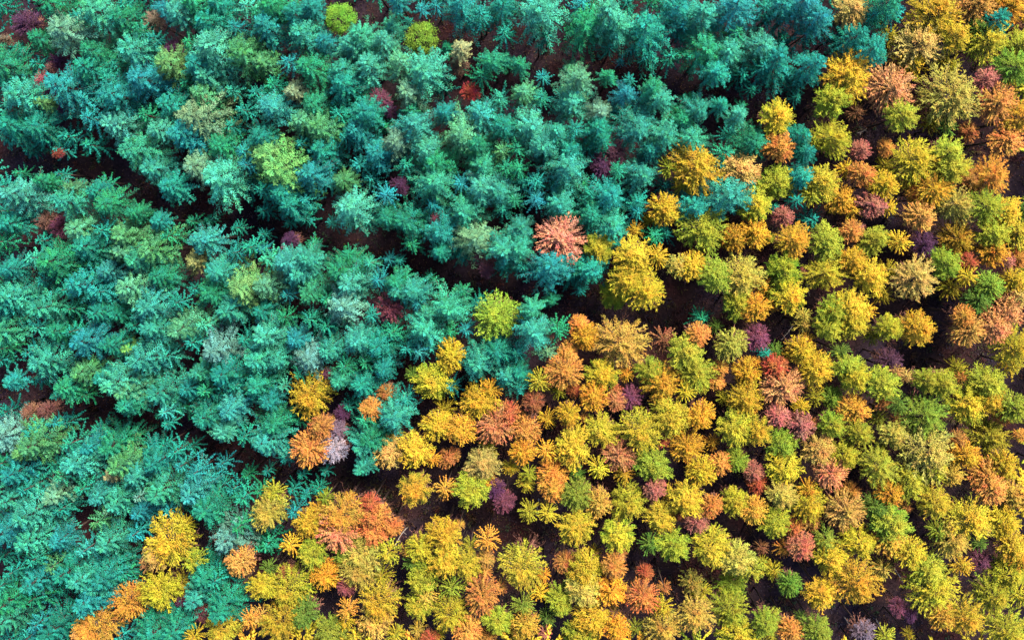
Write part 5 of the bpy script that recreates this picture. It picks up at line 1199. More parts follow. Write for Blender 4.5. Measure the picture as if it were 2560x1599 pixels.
('open',-19.33,-45.82,14.12,2.59,'.Y'),
('open',61.75,12.53,14.45,2.83,'.G'),
('open',58.80,20.03,13.69,3.24,'.YG'),
('open',63.12,-31.65,14.04,3.09,'.L'),
('open',24.24,-51.31,13.55,3.26,'.Y'),
('open',62.93,29.58,14.76,2.84,'.Y'),
('open',53.61,26.49,13.54,2.96,'.G'),
('open',62.10,-19.34,14.58,2.64,'.YG'),
('open',59.97,-32.94,13.51,3.12,'.LY'),
('open',45.34,-50.91,14.27,2.45,'.L'),
('open',-13.43,-46.61,13.58,3.23,'.G'),
('open',2.23,-49.22,13.34,2.73,'.L'),
('open',63.91,18.61,13.91,3.09,'.Y'),
('open',-24.35,-50.36,13.70,2.72,'.G'),
('open',57.42,-4.16,13.77,2.80,'.Y'),
('open',56.69,30.85,13.22,2.54,'.Y'),
('open',54.63,2.27,14.53,2.94,'.LY'),
('open',-44.39,-47.05,14.17,2.93,'.G'),
('open',54.27,-41.31,14.36,2.39,'.Y'),
('open',26.92,-48.29,14.47,2.84,'.L'),
('open',49.68,36.43,14.48,2.74,'.L'),
('open',45.19,30.02,13.62,2.83,'.YG'),
('open',53.46,21.97,13.29,2.46,'.G'),
('open',22.34,-46.43,13.96,3.14,'.Y'),
('open',58.00,-15.58,13.61,2.88,'.Y'),
('open',47.48,-46.14,14.31,2.55,'.YG'),
('open',65.20,5.91,13.74,2.39,'.LY'),
('open',65.30,23.50,14.44,3.06,'.G'),
('open',64.37,-24.33,14.25,2.49,'.LY'),
('open',64.92,-14.32,14.42,2.75,'.YG'),
('open',34.44,-50.98,13.96,3.27,'.L'),
('open',7.56,-48.92,13.89,2.91,'.LY'),
('open',59.71,2.25,13.32,3.08,'.YG'),
('open',16.74,-45.35,14.27,2.54,'.L'),
('open',60.43,-10.27,13.43,2.59,'.L'),
('open',-32.92,-49.70,14.69,2.37,'.YG'),
('open',54.79,-37.29,13.25,2.85,'.LY'),
('open',38.54,36.61,14.71,2.97,'.LY'),
('open',-2.63,-45.27,14.33,3.22,'.YG'),
('open',58.52,35.10,13.87,2.70,'.YG'),
('open',60.66,26.59,13.95,2.99,'.YG'),
('open',59.31,-45.93,14.76,2.83,'.Y'),
('open',54.81,34.67,14.09,2.36,'.Y'),
('open',64.03,-46.98,14.16,2.43,'.Y'),
('open',13.56,-47.88,13.36,2.42,'.L'),
('open',61.77,-51.11,13.99,3.25,'.YG'),
('open',61.69,22.39,13.44,2.75,'.L'),
('open',-18.07,-49.83,13.35,2.46,'.G'),
('open',57.05,26.85,13.95,2.46,'.L'),
('open',0.83,-45.85,14.12,2.90,'.G'),
('open',43.76,-47.89,14.51,2.99,'.Y'),
('open',48.01,26.35,13.82,2.62,'.L'),
('open',63.12,3.05,14.18,3.03,'.L'),
('open',64.47,-4.79,13.64,2.36,'.L'),
('open',53.57,-6.62,14.76,2.56,'.L'),
('open',-41.08,-48.38,14.49,3.01,'.G'),
('open',-38.18,-50.49,13.55,2.67,'.L'),
('open',-35.47,-46.09,14.62,2.97,'.YG'),
('open',31.50,-46.61,14.47,2.70,'.YG'),
('open',53.10,14.70,13.37,3.12,'.LY'),
('open',30.33,-50.52,13.99,2.56,'.LY'),
('open',58.84,-21.34,14.63,3.28,'.L'),
('open',54.66,17.72,13.28,2.63,'.L'),
('open',55.19,-46.28,13.94,3.15,'.L'),
('open',35.03,-46.93,14.68,2.62,'.YG'),
('open',57.41,-49.44,13.47,2.61,'.L'),
('open',-7.07,-46.63,13.86,3.30,'.YG'),
('open',62.15,-26.72,13.53,3.27,'.YG'),
('open',53.87,-11.95,14.17,2.39,'.G'),
('open',60.44,31.72,14.13,2.41,'.G'),
('open',59.74,9.80,13.22,2.41,'.LY'),
('open',11.83,-51.20,13.67,2.93,'.YG'),
('open',51.40,-45.77,13.60,3.15,'.L'),
('open',40.16,-50.89,14.49,2.48,'.Y'),
('open',-4.52,-51.07,13.85,2.47,'.LY'),
('open',51.21,32.64,13.27,2.89,'.L'),
('open',53.79,-23.96,13.70,2.59,'.LY'),
('open',-48.23,-51.15,13.35,2.81,'.LY'),
('open',58.78,-36.76,14.51,2.51,'.Y'),
('open',60.93,-14.18,14.64,3.11,'.Y'),
('open',45.78,35.83,14.71,3.28,'.Y'),
('open',61.97,37.96,13.66,2.97,'.YG'),
('open',65.17,-34.15,14.25,2.50,'.L'),
('open',58.32,-28.95,14.64,2.73,'.L'),
('open',54.05,-2.86,13.85,3.15,'.Y'),
('open',65.61,14.61,14.19,3.09,'.L'),
('open',63.91,-11.08,14.25,2.92,'.L'),
('open',10.03,-46.03,13.95,2.75,'.G'),
('open',-22.87,-47.29,13.91,3.20,'.L'),
('open',65.43,-18.26,14.46,2.85,'.Y'),
('open',-14.38,-51.05,13.87,2.86,'.L'),
('open',61.81,7.59,14.72,2.68,'.L'),
('open',57.81,-8.27,13.21,2.93,'.Y'),
('open',60.26,16.58,14.54,2.59,'.L'),
('open',-43.98,-51.29,13.50,2.36,'.G'),
('open',52.47,-28.71,14.24,2.95,'.YG'),
('open',65.97,-8.01,13.38,3.07,'.Y'),
('open',56.76,38.06,13.87,2.38,'.LY'),
('open',65.07,-51.12,14.54,3.26,'.L'),
], 'spruce': [
('spruce',-47.73,-34.18,15.83,2.06,'tp'),
('spruce',-51.55,-36.18,14.69,2.06,'vy'),
('spruce',-34.14,-37.42,15.86,2.06,'t'),
('spruce',-31.34,-28.89,15.37,2.06,'tv'),
('spruce',-54.07,-27.87,15.43,2.06,'t'),
('spruce',-56.73,14.93,14.36,1.97,'t'),
('spruce',-47.69,11.23,15.20,1.97,'b'),
('spruce',-31.10,7.70,15.78,1.97,'b'),
('spruce',-30.95,22.90,15.47,1.97,'p'),
('spruce',-26.46,17.05,15.48,1.97,'b'),
('spruce',-6.24,15.74,15.20,1.97,'v'),
('spruce',-21.24,11.69,15.09,1.97,'t'),
('spruce',-3.99,7.86,15.00,1.97,'vy'),
('spruce',-13.62,12.07,14.62,1.97,'v'),
('spruce',-6.22,22.10,15.52,1.97,'t'),
('spruce',23.70,22.82,15.30,1.97,'t'),
('spruce',23.60,16.60,14.63,1.97,'t'),
('spruce',22.03,12.97,10.50,1.18,'v'),
('spruce',19.51,7.61,15.49,1.97,'v'),
('spruce',-39.44,-1.30,14.54,1.97,'v'),
('spruce',-53.36,-3.55,15.38,1.97,'bp'),
('spruce',-46.47,-7.16,15.13,1.97,'tb'),
('spruce',-45.96,-0.62,15.94,1.97,'t'),
('spruce',-3.53,5.90,15.55,1.97,'v'),
('spruce',-28.61,-3.64,15.92,1.97,'vp'),
('spruce',-17.99,-4.12,14.93,1.18,'tp'),
('spruce',-0.39,4.59,14.44,1.97,'bt'),
('spruce',-0.50,2.65,14.75,1.97,'b'),
('spruce',10.33,2.31,15.04,1.97,'t'),
('spruce',-53.03,-10.91,15.08,1.97,'bp'),
('spruce',-39.47,-13.94,15.19,1.97,'tp'),
('spruce',-35.39,-10.63,15.68,1.97,'p'),
('spruce',-36.61,-12.46,15.34,1.97,'t'),
('spruce',-31.34,-22.46,14.79,1.97,'t'),
('spruce',-39.38,-21.11,14.76,1.18,'t'),
('spruce',-41.48,-20.80,10.50,1.18,'tv'),
('spruce',-32.14,-16.98,15.20,1.97,'t'),
('spruce',-49.45,-23.05,15.89,1.97,'tv'),
('spruce',-57.00,-25.29,14.79,1.97,'v'),
('spruce',-37.96,-25.55,14.59,1.97,'bt'),
('spruce',-50.10,-26.40,15.95,1.97,'vp'),
('spruce',-22.69,-10.84,14.56,1.97,'tv'),
('spruce',-15.68,-11.52,14.48,1.97,'v'),
('spruce',-18.48,-14.68,14.66,1.97,'v'),
('spruce',-14.07,-13.20,14.68,1.97,'t'),
('spruce',0.74,-13.44,14.54,1.97,'vn'),
('spruce',1.86,-11.08,15.63,1.97,'v'),
('spruce',-50.61,-30.09,14.93,1.97,'t'),
('spruce',-46.63,-31.35,15.32,1.97,'vy'),
('spruce',-53.49,-35.44,14.79,1.97,'vt'),
('spruce',-53.81,-39.74,15.12,1.97,'v'),
('spruce',-52.72,-44.14,14.47,1.97,'pt'),
('spruce',-48.33,-27.93,15.00,1.97,'vt'),
('spruce',12.17,-1.19,14.49,1.88,'v'),
('spruce',-53.27,-42.35,14.93,1.88,'b'),
('spruce',-32.34,20.90,15.02,1.79,'b'),
('spruce',-36.91,19.08,15.19,1.79,'v'),
('spruce',-31.43,12.09,14.17,1.79,'t'),
('spruce',-41.05,19.68,14.21,1.79,'t'),
('spruce',-42.28,20.58,14.95,1.79,'v'),
('spruce',-49.28,21.93,14.30,1.79,'t'),
('spruce',-45.71,15.30,14.79,1.79,'t'),
('spruce',-35.54,12.59,14.86,1.79,'v'),
('spruce',-20.75,9.24,14.36,1.79,'t'),
('spruce',-29.73,22.26,15.63,1.79,'v'),
('spruce',-12.58,22.89,14.64,1.28,'b'),
('spruce',4.37,23.43,14.15,1.79,'b'),
('spruce',3.77,10.07,15.33,1.79,'t'),
('spruce',-2.41,8.06,15.17,1.79,'v'),
('spruce',37.63,22.40,15.48,1.79,'bt'),
('spruce',35.12,21.95,14.81,1.79,'t'),
('spruce',-30.99,6.24,15.05,1.79,'b'),
('spruce',-56.82,0.05,15.41,1.79,'v'),
('spruce',-56.75,-1.86,15.07,1.79,'v'),
('spruce',-38.20,-8.25,15.39,1.79,'t'),
('spruce',-50.39,-6.95,14.64,1.79,'t'),
('spruce',-56.95,3.99,15.13,1.79,'t'),
('spruce',-30.71,-2.43,14.78,1.79,'t'),
('spruce',-32.49,-3.00,14.44,1.79,'t'),
('spruce',-49.83,-9.00,14.35,1.79,'v'),
('spruce',-29.20,3.64,15.53,1.79,'t'),
('spruce',-16.28,3.08,15.68,1.79,'b'),
('spruce',-8.40,4.35,14.56,1.79,'b'),
('spruce',-24.96,2.55,14.25,1.79,'tb'),
('spruce',-20.26,-3.22,14.59,1.08,'v'),
('spruce',-17.22,-5.93,14.54,1.79,'b'),
('spruce',-22.69,-7.98,14.30,1.79,'v'),
('spruce',-8.30,-7.08,14.35,1.19,'v'),
('spruce',-12.28,-10.15,14.17,1.79,'p'),
('spruce',-27.10,-9.87,14.83,1.79,'v'),
('spruce',8.28,5.69,14.96,1.79,'vt'),
('spruce',5.48,3.10,14.76,1.79,'vt'),
('spruce',-2.29,5.88,15.57,1.79,'v'),
('spruce',-35.25,-17.57,15.52,1.79,'v'),
('spruce',-39.52,-19.77,15.12,1.79,'bp'),
('spruce',-45.06,-19.88,10.50,1.08,'t'),
('spruce',-56.91,-13.17,14.72,1.79,'v'),
('spruce',-31.36,-12.29,14.46,1.79,'t'),
('spruce',-43.02,-10.71,14.41,1.79,'t'),
('spruce',-49.88,-11.41,14.22,1.79,'t'),
('spruce',-53.58,-21.97,15.40,1.79,'t'),
('spruce',-36.36,-26.21,15.54,1.79,'bt'),
('spruce',-38.79,-24.22,14.17,1.79,'t'),
('spruce',-12.80,-13.52,14.65,1.79,'bp'),
('spruce',-20.55,-14.99,15.59,1.79,'v'),
('spruce',-3.54,-13.98,14.59,1.79,'t'),
('spruce',-18.50,-20.79,15.04,1.79,'v'),
('spruce',-25.47,-15.91,14.51,1.79,'v'),
('spruce',-2.52,-13.43,15.48,1.79,'tv'),
('spruce',-42.60,-32.55,15.65,1.79,'b'),
('spruce',-47.86,-40.61,15.67,1.79,'bp'),
('spruce',-31.77,-31.91,15.50,1.79,'v'),
('spruce',-55.56,-36.63,15.48,1.79,'t'),
('spruce',-56.95,-38.19,15.13,1.79,'vt'),
('spruce',-26.01,-30.43,14.68,1.79,'bt'),
('spruce',-13.99,-2.15,12.27,1.71,'vd'),
('spruce',17.63,-10.30,10.50,1.62,'vd'),
('spruce',0.17,13.40,14.38,1.61,'tv'),
('spruce',-57.24,-5.96,13.70,1.61,'v'),
('spruce',-57.45,1.41,13.99,1.61,'t'),
('spruce',-17.85,-9.64,14.59,1.61,'t'),
('spruce',-13.14,-8.48,13.32,1.61,'b'),
('spruce',10.36,1.41,14.02,1.61,'b'),
('spruce',-54.42,-13.68,13.94,1.61,'t'),
('spruce',-57.57,-14.52,13.47,1.61,'t'),
('spruce',-34.44,-18.31,13.23,1.61,'t'),
('spruce',-9.47,-17.35,13.59,1.61,'bt'),
('spruce',-7.91,-11.38,13.05,1.61,'b'),
('spruce',-9.59,-11.44,13.57,1.61,'v'),
('spruce',-14.28,-18.61,14.27,1.61,'t'),
('spruce',-45.95,-30.52,13.54,1.61,'pn'),
('spruce',-42.71,-29.00,13.59,1.52,'ppW'),
('spruce',-29.44,-34.57,12.02,2.51,'vd'),
('spruce',-11.47,1.98,13.91,1.43,'b'),
('spruce',27.33,2.53,14.34,1.43,'t'),
('spruce',-57.63,10.98,13.19,1.34,'b'),
('spruce',0.29,15.81,12.76,1.34,'b'),
('spruce',9.56,15.45,13.80,1.05,'t'),
('spruce',-26.93,-7.51,13.91,1.34,'b'),
('spruce',-29.93,-2.68,12.67,1.34,'b'),
('spruce',-2.77,2.55,13.50,1.34,'v'),
('spruce',19.20,6.17,13.58,1.34,'t'),
('spruce',-52.29,-21.31,12.62,1.34,'b'),
('spruce',-27.39,-17.33,13.36,1.34,'p'),
('spruce',-2.08,-17.55,14.20,1.34,'t'),
('spruce',-33.60,-42.17,12.97,1.34,'bp'),
('spruce',-30.05,-28.48,13.13,1.34,'v'),
('spruce',-53.68,9.19,12.67,2.19,'td'),
('spruce',-50.96,9.45,12.26,2.33,'td'),
('spruce',-55.74,8.05,10.50,1.40,'td'),
('spruce',-48.56,8.51,12.48,2.33,'td'),
('spruce',11.40,18.01,12.34,1.40,'td'),
('spruce',15.40,21.18,12.76,2.33,'bd'),
('spruce',0.76,20.36,11.35,1.66,'td'),
('spruce',-25.33,0.52,11.95,1.40,'td'),
('spruce',-24.71,-2.27,11.55,1.40,'vd'),
('spruce',0.99,-6.30,12.51,1.49,'bd'),
('spruce',8.32,-2.10,13.51,1.25,'t'),
('spruce',-44.68,23.49,12.55,2.24,'td'),
('spruce',-58.13,23.71,12.65,2.24,'td'),
('spruce',9.50,23.96,11.25,2.24,'td'),
('spruce',21.85,16.19,11.92,2.24,'td'),
('spruce',14.01,17.94,12.66,2.00,'td'),
('spruce',28.86,20.59,12.69,2.24,'td'),
('spruce',-56.54,5.53,11.24,1.35,'vd'),
('spruce',-47.70,4.59,10.50,1.35,'vd'),
('spruce',-33.09,-0.41,10.50,1.35,'td'),
('spruce',-19.40,6.39,12.68,2.24,'bd'),
('spruce',-40.46,-23.76,12.37,1.35,'td'),
('spruce',-45.07,-44.41,12.40,2.24,'bd'),
('spruce',-40.04,-30.91,11.85,2.24,'bd'),
('spruce',-24.25,-28.81,10.50,1.35,'td'),
('spruce',-26.83,-28.83,11.29,1.35,'td'),
('spruce',24.05,-13.77,13.44,1.16,'t'),
('spruce',25.03,1.87,12.87,1.08,'t'),
('spruce',32.54,20.73,11.53,2.06,'td'),
('spruce',-30.01,1.45,11.37,1.59,'td'),
('spruce',-16.54,-3.87,10.50,1.24,'bd'),
('spruce',29.47,0.52,11.77,2.06,'td'),
('spruce',-38.89,-19.86,11.18,2.06,'vd'),
('spruce',-44.62,-37.62,12.44,2.06,'vd'),
('spruce',-57.00,19.03,11.13,1.97,'td'),
('spruce',-45.60,17.04,12.13,1.97,'td'),
('spruce',7.56,18.99,12.20,1.34,'td'),
('spruce',8.73,11.98,11.97,1.97,'td'),
('spruce',28.01,15.34,10.87,1.97,'td'),
('spruce',26.37,20.22,10.92,1.97,'td'),
('spruce',26.45,16.40,11.67,1.97,'td'),
('spruce',-36.08,0.52,10.50,1.18,'vd'),
('spruce',-37.76,0.29,11.32,1.18,'vd'),
('spruce',-31.96,4.12,11.29,1.97,'td'),
('spruce',-53.63,-1.79,12.25,1.97,'td'),
('spruce',-3.74,-4.57,11.94,1.97,'td'),
('spruce',-18.76,0.52,11.98,1.97,'td'),
('spruce',-4.09,1.56,11.88,1.97,'td'),
('spruce',-12.12,-5.87,10.50,1.18,'vd'),
('spruce',-18.37,4.93,11.45,1.97,'td'),
('spruce',-1.90,-4.56,12.09,1.97,'td'),
('spruce',-49.26,-18.53,12.23,1.53,'vd'),
('spruce',-44.66,-23.27,10.84,1.46,'vd'),
('spruce',-37.84,-24.16,11.04,1.18,'td'),
('spruce',-34.58,-26.02,11.06,1.46,'bd'),
('spruce',-58.28,-36.01,11.89,1.97,'td'),
('spruce',-46.03,-36.79,11.57,1.97,'vd'),
('spruce',-33.43,-28.81,10.99,1.97,'td'),
('spruce',-58.13,9.42,11.97,1.59,'td'),
('spruce',-52.01,8.05,11.70,1.44,'td'),
('spruce',-10.87,15.10,10.64,1.79,'td'),
('spruce',-16.62,10.63,11.25,1.79,'vd'),
('spruce',22.92,14.62,11.77,1.22,'td'),
('spruce',20.81,9.87,10.52,1.79,'td'),
('spruce',5.07,8.35,10.64,1.79,'td'),
('spruce',28.00,13.82,10.50,1.08,'td'),
('spruce',-52.34,5.47,10.50,1.08,'td'),
('spruce',-37.35,-6.99,11.66,1.79,'td'),
('spruce',-42.79,-5.26,11.65,1.79,'td'),
('spruce',-50.21,-3.98,11.89,1.79,'td'),
('spruce',-23.09,4.66,12.00,1.79,'bd'),
('spruce',-8.52,-3.43,11.04,1.79,'td'),
('spruce',-27.41,0.06,10.50,1.08,'td'),
('spruce',-6.74,-8.60,11.74,1.79,'td'),
('spruce',-30.23,-1.10,10.50,1.08,'td'),
('spruce',-13.80,4.72,10.51,1.79,'td'),
('spruce',3.32,-5.76,10.70,1.79,'td'),
('spruce',13.58,4.25,10.52,1.79,'td'),
('spruce',1.80,4.23,11.24,1.79,'td'),
('spruce',4.80,4.33,11.55,1.79,'vd'),
('spruce',-1.90,4.56,11.79,1.79,'td'),
('spruce',3.31,0.52,11.15,1.79,'td'),
('spruce',-54.50,-17.00,11.27,1.70,'td'),
('spruce',-52.85,-26.02,10.77,1.79,'td'),
('spruce',-57.85,-20.32,11.57,1.79,'td'),
('spruce',-51.51,-21.60,11.52,1.79,'td'),
('spruce',-48.33,-22.43,10.72,1.63,'td'),
('spruce',-35.58,-27.32,11.80,1.79,'bd'),
('spruce',-42.21,-24.39,12.03,1.79,'td'),
('spruce',-27.72,-25.44,10.81,1.63,'td'),
('spruce',-20.55,-19.67,12.03,1.79,'td'),
('spruce',-29.82,-26.97,10.50,1.08,'td'),
('spruce',-17.50,-17.77,10.76,1.79,'td'),
('spruce',-26.02,-27.35,10.50,1.08,'td'),
('spruce',-23.43,-27.04,10.50,1.08,'td'),
('spruce',-34.99,-28.75,11.00,1.79,'td'),
('spruce',-51.69,-39.64,11.07,1.79,'td'),
('spruce',-53.47,-40.60,10.97,1.79,'td'),
('spruce',-41.81,-42.77,11.08,1.79,'vd'),
('spruce',-50.79,-35.93,11.89,1.79,'td'),
('spruce',-30.58,-35.14,10.54,1.79,'vd'),
('spruce',-11.40,23.84,10.96,1.61,'bd'),
('spruce',-15.49,23.02,10.50,0.97,'td'),
('spruce',-15.40,-3.99,10.50,0.97,'td'),
('spruce',4.48,-3.78,10.67,1.61,'td'),
('spruce',4.33,-7.09,11.65,1.15,'td'),
('spruce',13.67,-0.98,11.67,1.61,'td'),
('spruce',-52.91,-18.72,10.35,0.97,'td'),
('spruce',-18.02,-19.11,10.87,1.61,'td'),
('spruce',-25.50,-29.45,11.20,1.41,'td'),
('spruce',-6.74,21.79,11.35,1.52,'td'),
('spruce',-14.48,22.20,10.01,0.81,'td'),
('spruce',8.78,17.76,10.14,0.81,'bd'),
('spruce',-22.85,0.17,10.06,1.24,'td'),
('spruce',-31.75,-27.19,11.22,1.34,'vd'),
('spruce',-26.12,-21.43,11.15,1.34,'vd'),
('spruce',-51.12,-41.53,10.66,1.34,'td'),
('spruce',-0.17,19.49,9.81,0.81,'td'),
('spruce',-53.70,25.78,13.37,2.12,'tv'),
('spruce',-31.32,25.55,14.09,2.22,'tv'),
('spruce',-59.78,20.49,12.91,2.27,'tb'),
('spruce',-59.92,5.79,13.65,2.23,'tp'),
('spruce',-59.21,-8.33,12.90,1.88,'tv'),
('spruce',-59.42,-13.60,12.78,2.12,'t'),
('spruce',-59.56,13.28,14.56,1.97,'tv'),
('spruce',6.02,26.47,12.85,2.10,'t'),
('spruce',-59.55,23.71,13.22,1.95,'tb'),
('spruce',-60.02,-21.11,13.76,2.12,'t'),
('spruce',-56.99,-44.53,13.91,1.99,'t'),
('spruce',-60.06,-44.31,12.67,2.08,'v'),
('spruce',1.90,25.86,13.80,2.30,'tp'),
('spruce',-59.16,-31.49,13.52,2.34,'v'),
('spruce',-60.02,-35.69,13.59,2.03,'tp'),
('spruce',-59.61,-39.64,14.07,2.04,'v'),
('spruce',-60.20,-26.76,13.40,2.25,'t'),
('spruce',-50.71,-45.81,12.70,2.06,'tv'),
('spruce',-54.92,-44.33,13.50,1.96,'tb'),
('spruce',-59.43,-5.72,14.49,1.96,'tv'),
('spruce',19.53,26.02,13.13,2.25,'tb'),
('spruce',-11.31,26.01,12.99,1.91,'tv'),
('spruce',-42.26,24.97,13.94,2.12,'t'),
('spruce',-35.03,25.80,12.79,2.17,'tb'),
('spruce',-59.89,0.53,12.97,2.16,'tp'),
('spruce',-59.34,-24.15,13.24,2.22,'tv'),
('spruce',-58.77,-2.72,14.33,2.23,'tv'),
('spruce',-26.54,26.29,12.92,1.98,'tp'),
('spruce',-58.36,25.44,13.57,1.94,'t'),
('spruce',8.55,25.81,12.95,2.01,'v'),
('spruce',-52.59,-46.26,13.83,2.11,'t'),
('spruce',-4.35,25.57,13.28,1.89,'v'),
('spruce',-60.49,17.08,12.71,2.36,'tp'),
('spruce',-38.03,25.93,12.84,2.30,'t'),
('spruce',-50.62,26.20,13.65,2.26,'v'),
('spruce',-45.08,25.42,12.79,2.19,'t'),
('spruce',-17.61,24.99,14.59,2.07,'tv'),
('spruce',-33.20,10.50,12.66,2.13,'t'),
('spruce',23.79,25.91,13.39,2.22,'t'),
('spruce',-58.52,12.58,12.76,2.28,'tp'),
('spruce',-14.41,6.37,13.32,2.33,'tv'),
('spruce',-1.09,26.09,12.83,2.24,'t'),
('spruce',-58.99,10.28,14.46,2.00,'t'),
('spruce',35.20,26.23,14.11,2.17,'v'),
('spruce',12.34,24.75,13.99,2.20,'v'),
('spruce',-59.16,2.78,13.37,2.21,'tp'),
('spruce',16.15,26.12,14.31,1.93,'tb'),
('spruce',31.28,25.22,14.26,2.22,'t'),
('spruce',-30.19,13.91,13.97,1.96,'t'),
('spruce',-8.97,26.35,13.59,2.37,'v'),
('spruce',26.92,25.93,12.68,2.29,'tb'),
('spruce',-58.32,-33.72,14.34,1.95,'t'),
('spruce',-59.11,-10.69,14.47,2.36,'tb'),
('spruce',-54.74,-46.09,14.40,1.97,'tv'),
('spruce',-21.18,26.33,13.81,2.30,'t'),
('spruce',37.60,25.78,14.42,2.16,'t'),
('spruce',-58.51,-28.62,14.25,2.10,'tp'),
('spruce',-47.48,25.72,13.89,2.11,'tv'),
('spruce',-40.41,26.18,14.44,2.29,'v'),
('spruce',-13.62,26.04,13.14,2.07,'t'),
('spruce',-6.60,25.91,13.76,2.09,'tp'),
('spruce',-32.81,14.21,13.75,2.11,'tp'),
('spruce',-4.30,13.38,13.97,2.06,'tp'),
('spruce',-56.02,25.74,13.01,2.09,'tb'),
('spruce',29.08,26.12,14.23,2.09,'tb'),
('spruce',-52.71,-6.00,14.00,2.23,'t'),
('spruce',10.55,26.17,14.45,1.90,'v'),
('spruce',20.93,20.24,14.57,1.94,'v'),
('spruce',-29.09,25.30,13.35,2.03,'tv'),
('spruce',-41.86,11.59,14.30,2.17,'v'),
('spruce',-53.77,17.15,13.01,2.12,'t'),
('spruce',-25.58,8.55,13.37,1.89,'t'),
('spruce',-28.46,14.85,13.63,2.17,'tv'),
('spruce',-3.83,20.51,13.41,1.90,'t'),
('spruce',-24.60,-10.09,14.10,1.90,'tv'),
('spruce',-59.89,-46.55,13.52,2.27,'tb'),
('spruce',-37.77,15.02,13.15,2.10,'v'),
('spruce',-38.50,31.90,15.09,3.03,'.tb'),
('spruce',-13.88,32.35,15.77,2.52,'.tp'),
('spruce',-3.48,30.29,15.28,2.64,'.t'),
('spruce',37.14,28.81,14.93,2.52,'.p'),
('spruce',-19.18,30.53,14.04,3.22,'.t'),
('spruce',-27.14,34.35,14.13,2.47,'.tp'),
('spruce',-35.15,33.80,14.86,3.26,'.tb'),
('spruce',-48.73,37.62,14.77,2.58,'.p'),
('spruce',-64.58,-8.29,14.19,2.63,'.t'),
('spruce',-45.37,36.65,14.10,3.15,'.v'),
('spruce',18.99,30.09,15.87,2.37,'.p'),
('spruce',-63.98,2.48,14.48,2.50,'.p'),
('spruce',30.91,37.51,15.89,2.93,'.v'),
('spruce',-17.75,34.31,15.55,3.30,'.t'),
('spruce',23.59,33.75,14.32,2.67,'.p'),
('spruce',5.08,34.55,15.36,2.85,'.v'),
('spruce',-52.67,36.37,14.64,3.27,'.tb'),
('spruce',-60.11,31.88,15.25,2.43,'.t'),
('spruce',-19.96,37.88,14.92,3.15,'.tb'),
('spruce',0.88,33.52,15.64,2.36,'.p'),
('spruce',-63.83,-47.78,15.58,2.61,'.tb'),
('spruce',-59.95,-49.20,14.36,2.86,'.p'),
('spruce',-42.31,31.12,14.97,2.74,'.tb'),
('spruce',-54.52,29.68,15.10,3.30,'.tb'),
('spruce',-64.61,25.48,14.34,3.20,'.tp'),
('spruce',-60.32,28.16,14.58,3.06,'.tp'),
('spruce',-45.97,32.83,14.47,2.93,'.tb'),
('spruce',-60.09,35.42,14.62,2.36,'.tp'),
('spruce',-6.73,35.41,15.03,2.41,'.tb'),
('spruce',-62.87,-20.37,15.63,2.38,'.t'),
('spruce',32.45,30.26,14.60,2.81,'.tp'),
('spruce',-62.46,-36.16,15.60,3.20,'.t'),
('spruce',3.30,29.83,15.25,2.41,'.p'),
('spruce',-29.79,31.58,15.92,2.74,'.v'),
('spruce',-22.78,33.48,15.32,3.01,'.tb'),
('spruce',34.86,34.34,15.11,3.21,'.v'),
('spruce',-54.70,-49.04,15.60,3.18,'.p'),
('spruce',-9.59,30.20,14.31,3.06,'.v'),
('spruce',-63.89,-4.28,14.62,2.90,'.t'),
('spruce',-62.84,6.61,14.91,2.63,'.tb'),
('spruce',10.12,32.68,15.59,2.36,'.v'),
('spruce',14.29,28.28,15.39,2.45,'.t'),
('spruce',23.93,30.02,15.57,2.95,'.t'),
('spruce',27.61,32.10,14.85,3.21,'.t'),
('spruce',-50.54,-48.02,14.75,2.64,'.v'),
('spruce',16.66,33.89,15.27,2.48,'.tb'),
('spruce',-61.43,-13.23,15.86,2.96,'.tp'),
('spruce',6.92,30.70,14.95,3.20,'.v'),
('spruce',-9.56,33.24,15.98,3.11,'.v'),
('spruce',-61.51,-29.91,15.99,3.09,'.p'),
('spruce',7.34,37.96,14.10,3.30,'.p'),
('spruce',-48.78,29.25,15.71,3.03,'.v'),
('spruce',-63.05,16.65,15.48,3.09,'.tp'),
('spruce',-34.56,28.36,14.13,2.77,'.p'),
('spruce',-32.30,37.68,14.64,2.43,'.t'),
('spruce',-63.03,-23.88,15.50,3.24,'.tb'),
('spruce',-61.20,-0.39,15.92,2.95,'.tb'),
('spruce',-51.56,32.81,14.01,2.58,'.p'),
('spruce',-63.47,12.20,14.19,2.47,'.t'),
('spruce',-63.74,-17.13,15.35,2.42,'.v'),
('spruce',-22.86,29.09,15.72,2.40,'.v'),
('spruce',-62.27,-43.80,15.40,3.24,'.p'),
('spruce',-13.96,28.67,14.70,3.05,'.tb'),
('spruce',27.36,35.49,15.29,2.63,'.v'),
('spruce',-26.39,37.73,15.66,2.49,'.tp'),
('spruce',-39.91,36.57,15.50,3.03,'.tp'),
('spruce',-11.74,36.19,15.92,3.11,'.tb'),
('spruce',-3.45,36.34,15.86,3.13,'.t'),
('spruce',2.02,37.43,15.55,2.68,'.t'),
('spruce',-56.73,35.31,14.25,2.63,'.p'),
('spruce',-64.09,35.68,14.65,2.70,'.tp'),
('spruce',16.25,37.87,14.44,2.73,'.v'),
('spruce',30.70,33.47,14.92,2.74,'.tb'),
('spruce',12.99,36.47,14.49,3.29,'.tp'),
('spruce',-27.14,28.53,15.70,2.62,'.tp'),
('spruce',10.12,28.78,14.34,3.01,'.tp'),
('spruce',-62.58,-51.16,14.81,2.84,'.v'),
('spruce',22.34,37.76,15.30,2.48,'.tb'),
('spruce',-63.29,21.00,14.53,3.05,'.v'),
('spruce',-63.60,31.02,15.83,3.03,'.p'),
('spruce',-36.17,36.87,15.40,3.25,'.tp'),
